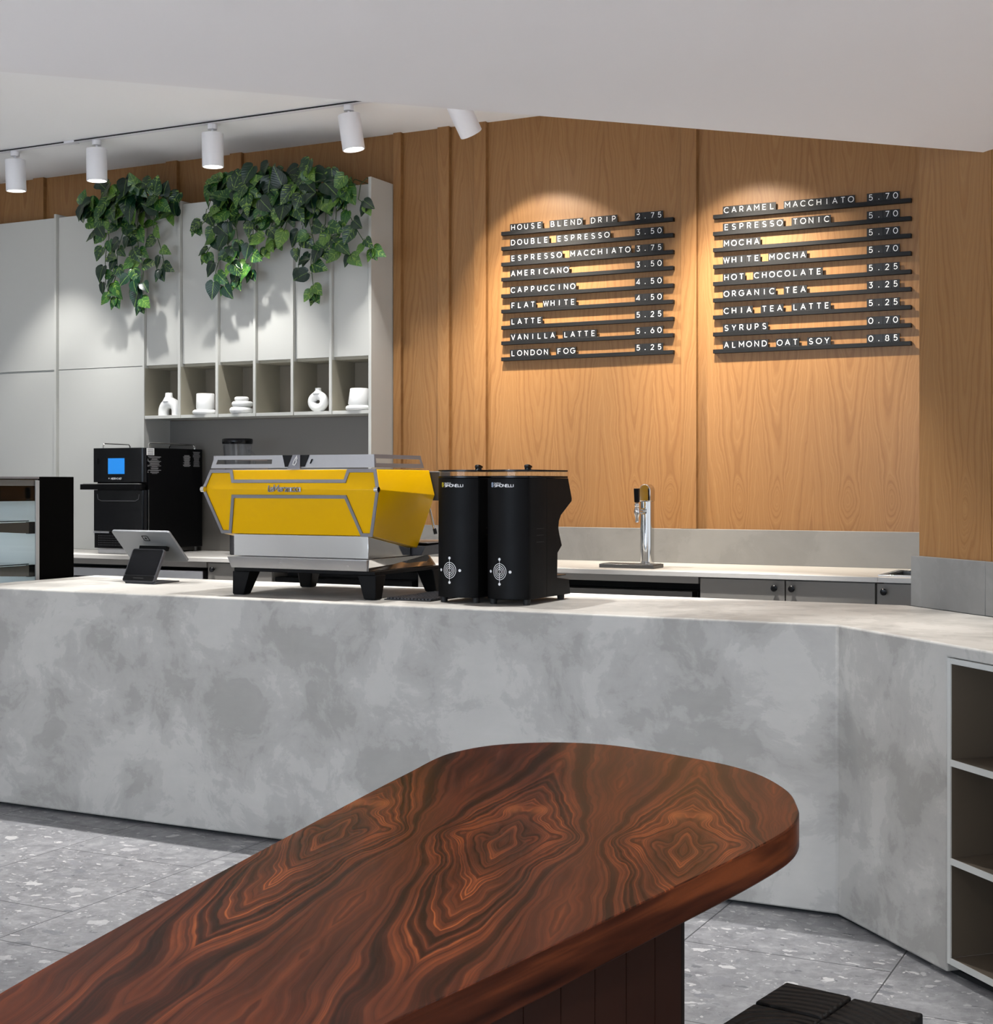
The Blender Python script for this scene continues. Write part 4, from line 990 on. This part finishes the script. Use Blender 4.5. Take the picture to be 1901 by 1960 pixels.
# ---------------------------------------------------------------- grinders
def grinder(x0, x1, label, tint):
    g = thing('coffee_grinder', label, 'grinder', ((x0 + x1) / 2, 4.82, HT), 'tall black coffee grinders')
    y0 = 4.66
    plan = []
    # bowed front with rounded corners
    for i in range(13):
        t = i / 12; plan.append((x0 + 0.004 + (x1 - x0 - 0.008) * t, y0 - 0.030 * math.sin(PI * t) ** 0.8))
    plan += [(x1, y0 + 0.012), (x1, 4.80), (x0, 4.80), (x0, y0 + 0.012)]
    MB().prism(plan, 0.918, 1.348).build('front_shell', M_black, g, bevel=0.002, ang=50)
    prof = [(4.801, 0.918), (5.010, 0.917), (4.998, 0.972), (4.892, 0.984), (4.896, 1.074), (4.934, 1.100), (4.912, 1.142), (4.903, 1.165), (4.908, 1.190), (4.926, 1.212), (5.022, 1.262), (5.024, 1.272), (4.99, 1.348), (4.801, 1.348)]
    MB().prism_x(prof, x0 + 0.0005, x1 - 0.0005).build('rear_body', M_black, g, bevel=0.002)
    MB().box(x0 + 0.012, x1 - 0.012, 4.90, 4.995, 0.9855, 0.9905).build('drip_tray', M_steeld, g, bevel=0.001)
    m = MB()
    for i in range(3): m.box(x1 - 0.0008, x1 + 0.0008, 4.712, 4.775, 1.118 + i * 0.024, 1.121 + i * 0.024)
    m.build('side_vents', M_void, g)
    # hopper deck: clear band under a dark lid
    MB().prism([(a, b) for a, b in plan[:13]] + [(x1, y0 + 0.012), (x1, 4.985), (x0, 4.985), (x0, y0 + 0.012)], 1.3485, 1.356).build('deck', M_blackg, g, bevel=0.001, ang=50)
    q = 0.004
    ring = [(a + (q if a < (x0 + x1) / 2 else -q), b + q) for a, b in plan[:13]] + [(x1 - q, y0 + 0.015), (x1 - q, 4.98), (x0 + q, 4.98), (x0 + q, y0 + 0.015)]
    m = MB(); n = len(ring); A = [m.bm.verts.new((a, b, 1.3565)) for a, b in ring]; B = [m.bm.verts.new((a, b, 1.3715)) for a, b in ring]
    for i in range(n): m.bm.faces.new((A[i], A[(i + 1) % n], B[(i + 1) % n], B[i]))
    m.build('hopper_wall', M_glassg, g)
    MB().prism([(a, b) for a, b in plan[:13]] + [(x1, y0 + 0.012), (x1, 4.985), (x0, 4.985), (x0, y0 + 0.012)], 1.372, 1.378).build('lid', M_blackg, g, bevel=0.001, ang=50)
    cx_ = (x0 + x1) / 2 + 0.02
    m = MB(); m.cyl((cx_, 4.78, 1.3785), (cx_, 4.78, 1.386), 0.012, n=20); m.prism_x([(4.765, 1.386), (4.80, 1.386), (4.80, 1.392), (4.775, 1.398), (4.765, 1.394)], cx_ - 0.008, cx_ + 0.008)
    m.build('lid_knob', M_blackg, g, bevel=0.001)
    for fx, fy in ((x0 + 0.02, y0 + 0.015), (x1 - 0.02, y0 + 0.015), (x0 + 0.02, 4.965), (x1 - 0.02, 4.965)):
        MB().cyl((fx, fy, HT + 0.0003), (fx, fy, 0.9175), 0.012, 0.014, 18).build('foot', M_rubber, g, smooth=True)
    # bowed-front printing
    def mp(a, b):
        t = min(1, max(0, (a - x0 - 0.004) / (x1 - x0 - 0.008))); return (a, y0 - 0.030 * math.sin(PI * t) ** 0.8 - 0.0009, b)
    m = MB(); lx = x0 + 0.030
    e = text(m, 'SIMONELLI', lx + 0.013, 1.3165, 0.0092, mp, 0.22, 0.2, 1.25); text(m, 'NUOVA', lx + 0.013, 1.3275, 0.0042, mp, 0.2, 0.3, 1.3)
    m.build('name_print', M_mark, g)
    m = MB(); m.ribbon(rpoly(lx - 0.001, lx + 0.007, 1.3165, 1.3315, 0.001, 1), 0.0014, True, mp); m.ribbon([(lx + 0.006, 1.329), (lx + 0.001, 1.327), (lx + 0.006, 1.321), (lx, 1.319)], 0.0015, False, mp)
    m.build('maker_mark', tint, g)
    m = MB(); cxg, czg = x0 + 0.066, 1.016
    for r in (0.027, 0.0205, 0.0145, 0.0085): m.ribbon(arc(cxg, czg, r, r * 1.06, 0, 360, 36), 0.0019, True, mp)
    m.ribbon([(cxg - 0.042, czg), (cxg + 0.042, czg)], 0.0016, False, mp); m.ribbon([(cxg, czg - 0.044), (cxg, czg + 0.044)], 0.0016, False, mp)
    for dx, dz in ((0.042, 0), (-0.042, 0), (0, 0.044), (0, -0.044)): m.disc((cxg + dx, czg + dz), 0.0052, mp, 14)
    m.build('fan_grille', M_mark, g)
M_ymark = plain('yellow_print', (214, 196, 40), 0.5)
M_bmark = plain('pale_blue_print', (196, 212, 236), 0.5)
grinder(-2.618, -2.446, 'tall black coffee grinder standing right beside the yellow machine', M_ymark)
grinder(-2.416, -2.244, 'tall black coffee grinder on the right, its stepped side in view', M_bmark)

# bar mat
mt = thing('bar_mat', 'black ribbed rubber bar mat between the yellow machine and the grinders', 'mat', (-2.74, 4.8, HT))
MB().prism([(-2.835, 4.645), (-2.640, 4.645), (-2.640, 5.02), (-2.835, 5.02)], HT + 0.0003, HT + 0.004).build('base', M_rubber, mt)
m = MB()
for i in range(13):
    for j in range(24):
        x, y = -2.828 + i * 0.0148, 4.652 + j * 0.0153
        m.box(x, x + 0.009, y, y + 0.009, HT + 0.0041, HT + 0.009)
m.build('studs', M_dgrey, mt)

# ---------------------------------------------------------------- point-of-sale terminal
ps = thing('payment_terminal', 'silver tablet payment terminal with a dark customer display', 'payment terminal', (-4.23, 4.95, HT))
m = MB(); ux = Vector((0.995, -0.06, 0)); bl_ = Vector((-4.318, 4.905, 0.9085)); up_ = Vector((0.0, 0.074, 0.137)); nn_ = ux.cross(up_).normalized()
if nn_.y > 0: nn_ = -nn_
def slab(m, o_, u_, v_, n_, w_, t_, r_):
    pts = [o_ + u_ * a + v_ * b for a, b in rpoly(0, w_, 0, v_len, r_)]
    m.hexa([p for p in pts], [p - n_ * t_ for p in pts])
vdir = up_.normalized(); v_len = up_.length
m = MB(); slab(m, bl_, ux, vdir, nn_, 0.186, 0.014, 0.012); cd = m.build('display_case', M_dgrey, ps, bevel=0.0015)
m = MB(); q = [bl_ + ux * a + vdir * b + nn_ * 0.0008 for a, b in rpoly(0.006, 0.180, 0.030, v_len - 0.005, 0.007)]; m.bm.faces.new([m.bm.verts.new(p) for p in q]); m.build('customer_screen', M_blackg, cd, solid=0.001)
m = MB(); q = [bl_ + ux * a + vdir * b + nn_ * 0.0008 for a, b in rpoly(0.006, 0.180, 0.004, 0.028, 0.006)]; m.bm.faces.new([m.bm.verts.new(p) for p in q]); m.build('chin', M_black, cd, solid=0.001)
m = MB(); q = [bl_ + ux * a + vdir * b + nn_ * 0.0018 for a, b in rpoly(0.062, 0.122, 0.0135, 0.0175, 0.001, 2)]; m.bm.faces.new([m.bm.verts.new(p) for p in q]); m.build('card_slot', M_void, cd)
m = MB(); m.hexa([(-4.300, 4.905, HT + 0.0005), (-4.132, 4.895, HT + 0.0005), (-4.150, 5.085, HT + 0.0005), (-4.285, 5.090, HT + 0.0005)], [(-4.305, 4.912, 0.9075), (-4.128, 4.902, 0.9075), (-4.148, 5.085, 0.9035), (-4.285, 5.090, 0.9035)])
m.build('foot', M_dgrey, ps, bevel=0.002)
# tablet, seen from behind: top edge towards us, sloping away
tl = Vector((-4.432, 4.965, 1.119)); tu = Vector((1, 0, 0)); tv = Vector((0, 0.135, -0.134)); v_len = tv.length; tvd = tv.normalized(); tn = tu.cross(tvd).normalized()
if tn.y > 0: tn = -tn
m = MB(); slab(m, tl, tu, tvd, tn, 0.320, 0.011, 0.012); tb = m.build('tablet', M_silver, ps, bevel=0.002)
def tp_(a, b): return tl + tu * a + tvd * b + tn * 0.0008
m = MB(); m.ribbon(rpoly(0.157, 0.187, 0.026, 0.056, 0.004, 3), 0.0055, True, tp_); m.ribbon(rpoly(0.1695, 0.1745, 0.0385, 0.0435, 0.0005, 2), 0.006, True, tp_); m.build('logo_mark', M_void, tb)
m = MB(); m.hexa([(-4.30, 4.993, 1.035), (-4.145, 4.986, 1.035), (-4.145, 5.006, 1.035), (-4.30, 5.011, 1.035)], [(-4.30, 4.999, 1.058), (-4.145, 4.994, 1.058), (-4.145, 5.014, 1.052), (-4.30, 5.018, 1.052)]); m.build('hinge', M_black, ps, bevel=0.001)

# ---------------------------------------------------------------- display case at the left end of the counter
dc = thing('display_case', 'black and glass refrigerated display case beyond the left end of the counter', 'display case', (-5.2, 4.7, 0))
cx0, cx1, cy0, cy1, cz1 = -5.85, -4.835, 4.30, 5.172, 1.359
MB().box(cx0, cx1 - 0.004, 4.955, cy1, 0.06, cz1).build('rear_housing', M_matte, dc, bevel=0.002)
MB().box(cx0 + 0.005, cx1 - 0.006, 4.9505, 4.9545, 0.868, 1.3185).build('back_liner', M_liner, dc)
MB().box(cx0, cx1 - 0.004, cy0, 4.9500, 0.06, 0.86).build('base_housing', M_matte, dc, bevel=0.002)
MB().box(cx0 + 0.04, cx1 - 0.04, cy0 + 0.05, cy1 - 0.05, 0.0, 0.0595).build('plinth', M_void, dc)
MB().box(cx0, cx1 - 0.002, cy0, 4.9505, 1.349, 1.359).build('top_panel', M_silver, dc, bevel=0.001)
MB().box(cx0 + 0.02, cx1 - 0.012, 4.62, 4.950, 1.25, 1.318).build('light_housing', M_matte, dc, bevel=0.002)
MB().box(cx0 + 0.01, cx1 - 0.008, cy0 + 0.01, 4.950, 1.3185, 1.345).build('top_rail', M_silver, dc)
MB().box(cx1 - 0.004, cx1 + 0.002, 4.926, 4.948, 0.861, 1.342).build('side_post', M_silver2, dc, bevel=0.001)
MB().box(cx1 - 0.004, cx1, cy0 + 0.006, 4.925, 0.861, 1.348).build('side_glass', M_glassg, dc)
MB().box(cx0, cx0 + 0.004, cy0 + 0.006, 4.925, 0.861, 1.348).build('side_glass', M_glassg, dc)
MB().box(cx0 + 0.005, cx1 - 0.005, cy0, cy0 + 0.005, 0.861, 1.348).build('front_glass', M_glassg, dc)
for z in (1.158, 0.965):
    s_ = MB().box(cx0 + 0.01, cx1 - 0.012, 4.42, 4.90, z, z + 0.006).build('glass_shelf', M_glassg, dc)
    MB().box(cx1 - 0.0125, cx1 - 0.010, 4.42, 4.895, z + 0.001, z + 0.005).build('shelf_edge', M_void, s_)
    m = MB(); m.prism_x([(4.40, z - 0.004), (4.90, z - 0.004), (4.90, z - 0.052), (4.87, z - 0.052), (4.40, z - 0.022)], cx1 - 0.034, cx1 - 0.014); m.build('bracket', M_steeld, s_)
    MB().box(cx1 - 0.034, cx1 - 0.013, 4.901, 4.94, z - 0.055, z - 0.002).build('bracket_hook', M_black, s_)
MB().box(cx0 + 0.01, cx1 - 0.01, cy0 + 0.01, 4.95, 0.861, 0.868).build('deck', M_steel, dc)

# ---------------------------------------------------------------- beer tap
dt = thing('drip_tray', 'low steel drip tray on the back worktop beneath the tap', 'drip tray', (-2.79, 7.0, HT))
m = MB(); m.box(-2.945, -2.648, 6.93, 7.075, HT + 0.0004, 0.917); m.build('pan', M_steeld, dt, bevel=0.002)
m = MB()
for i in range(18): m.box(-2.938 + i * 0.016, -2.929 + i * 0.016, 6.937, 7.068, 0.9172, 0.9195)
m.build('grate', M_steel, dt)
tp = thing('tap_tower', 'polished steel tap tower with one black-handled tap', 'tap', (-2.744, 7.1, HT))
m = MB(); m.prism(rpoly(-2.785, -2.722, 7.076, 7.15, [0.02, 0.02, 0.028, 0.028], 8), HT + 0.0004, 1.235)
m.build('column', M_chrome, tp, bevel=0.001, ang=40)
m = MB()
prof = [(-2.785, 1.2355), (-2.722, 1.2355), (-2.722, 1.29)] + [(-2.7535 + 0.0315 * math.cos(math.radians(a)), 1.29 + 0.035 * math.sin(math.radians(a))) for a in range(15, 180, 15)] + [(-2.785, 1.29)]
m.prism_y(prof, 7.078, 7.148); m.build('cap', M_chrome, tp, bevel=0.004, ang=40)
fz = 1.185; fy = 7.03
m = MB(); m.cyl((-2.757, 7.075, fz), (-2.757, 7.062, fz), 0.017, n=20); m.cyl((-2.757, 7.062, fz), (-2.757, 6.985, fz), 0.010, n=16)
m.lathe([(0, fz - 0.055), (0.009, fz - 0.055), (0.009, fz - 0.03), (0.013, fz - 0.02), (0.016, fz), (0.013, fz + 0.018), (0.010, fz + 0.024), (0.013, fz + 0.03), (0.013, fz + 0.038), (0.008, fz + 0.046), (0, fz + 0.046)], (-2.757, 6.982), 20)
fc = m.build('faucet', M_chrome, tp, smooth=True, ang=40)
m = MB(); m.hexa([(-2.768, 6.970, fz + 0.0465), (-2.746, 6.970, fz + 0.0465), (-2.746, 6.994, fz + 0.0465), (-2.768, 6.994, fz + 0.0465)], [(-2.770, 6.966, fz + 0.118), (-2.744, 6.966, fz + 0.118), (-2.744, 6.990, fz + 0.118), (-2.770, 6.990, fz + 0.118)]); m.build('tap_handle', M_black, fc, bevel=0.003)

# ---------------------------------------------------------------- walnut table
TZ = 0.74
tb = thing('communal_table', 'glossy book-matched walnut table with rounded corners in the foreground', 'table', (-1.1, 1.9, 0))
ctrl = [(-1.284, 1.252), (-1.342, 1.542), (-1.409, 1.929), (-1.485, 2.366), (-1.522, 2.60), (-1.545, 2.74), (-1.545, 2.83), (-1.512, 2.935), (-1.44, 3.012), (-1.36, 3.052), (-1.27, 3.062), (-1.162, 3.037), (-1.06, 3.000), (-0.956, 2.952), (-0.865, 2.878), (-0.777, 2.754), (-0.725, 2.630), (-0.704, 2.56), (-0.694, 2.485), (-0.695, 2.40), (-0.710, 2.25), (-0.734, 2.081), (-0.779, 1.752), (-0.811, 1.523), (-0.834, 1.371), (-0.87, 1.12), (-0.91, 0.98), (-0.98, 0.90), (-1.07, 0.88), (-1.16, 0.92), (-1.22, 1.0)]
def catmull(P, n=4):
    out = []
    N_ = len(P)
    for i in range(N_):
        p0, p1, p2, p3 = [Vector(P[(i + k) % N_]) for k in (-1, 0, 1, 2)]
        for j in range(n):
            t = j / n
            out.append(tuple(0.5 * ((2 * p1) + (p2 - p0) * t + (2 * p0 - 5 * p1 + 4 * p2 - p3) * t * t + (3 * p1 - p0 - 3 * p2 + p3) * t ** 3)))
    return out
outline = catmull(ctrl, 4)
MB().prism(outline, TZ - 0.060, TZ).build('tabletop', M_walnut, tb, bevel=0.0025, seg=2, ang=30)
# plank-clad pedestal with rounded ends
pl = []; cA, cB, rp = Vector((-0.985, 2.26)), Vector((-1.03, 1.30)), 0.165
ax_ = (cA - cB).normalized(); nx_ = Vector((ax_.y, -ax_.x))
for a in range(0, 181, 10):
    t = math.radians(a); pl.append(tuple(cA + nx_ * rp * math.cos(t) + ax_ * rp * math.sin(t)))
k_ = 8
for i in range(1, k_): pl.append(tuple((cA - nx_ * rp).lerp(cB - nx_ * rp, i / k_)))
for a in range(180, 361, 10):
    t = math.radians(a); pl.append(tuple(cB + nx_ * rp * math.cos(t) + ax_ * rp * math.sin(t)))
for i in range(1, k_): pl.append(tuple((cB + nx_ * rp).lerp(cA + nx_ * rp, i / k_)))
MB().prism(pl, 0.0, TZ - 0.0605).build('pedestal', M_wcore, tb, ang=20, smooth=True)
L_ = (cA - cB).length; npl = int(L_ / 0.098)
for sgn in (1, -1):
    for i in range(npl):
        a = cB + ax_ * (i * L_ / npl + 0.0015); b = cB + ax_ * ((i + 1) * L_ / npl - 0.0015); o1 = nx_ * (rp + 0.0005) * sgn; o2 = nx_ * (rp + 0.008) * sgn
        MB().prism([tuple(a + o1), tuple(b + o1), tuple(b + o2), tuple(a + o2)], 0.002, TZ - 0.061).build('plank', M_wdark, tb)

# ---------------------------------------------------------------- stool
so = thing('stool', 'black charred-timber block stool on the floor beside the table', 'stool', (-0.61, 2.40, 0))
e1 = Vector((0.245, -0.040)); e2 = Vector((-0.040, -0.245)); oc = Vector((-0.721, 2.539))
for i in range(2):
    for j in range(2):
        g_ = 0.006
        def cp(a, b): v = oc + e1 * a + e2 * b; return (v.x, v.y)
        a0, a1 = (0, 0.5 - g_) if i == 0 else (0.5 + g_, 1); b0, b1 = (0, 0.5 - g_) if j == 0 else (0.5 + g_, 1)
        zt = 0.45 - 0.002 * ((i + j) % 2)
        m = MB(); m.prism([cp(a0, b0), cp(a0, b1), cp(a1, b1), cp(a1, b0)], 0.0, zt)
        m.build('timber_block', M_char, so, bevel=0.004, seg=2)
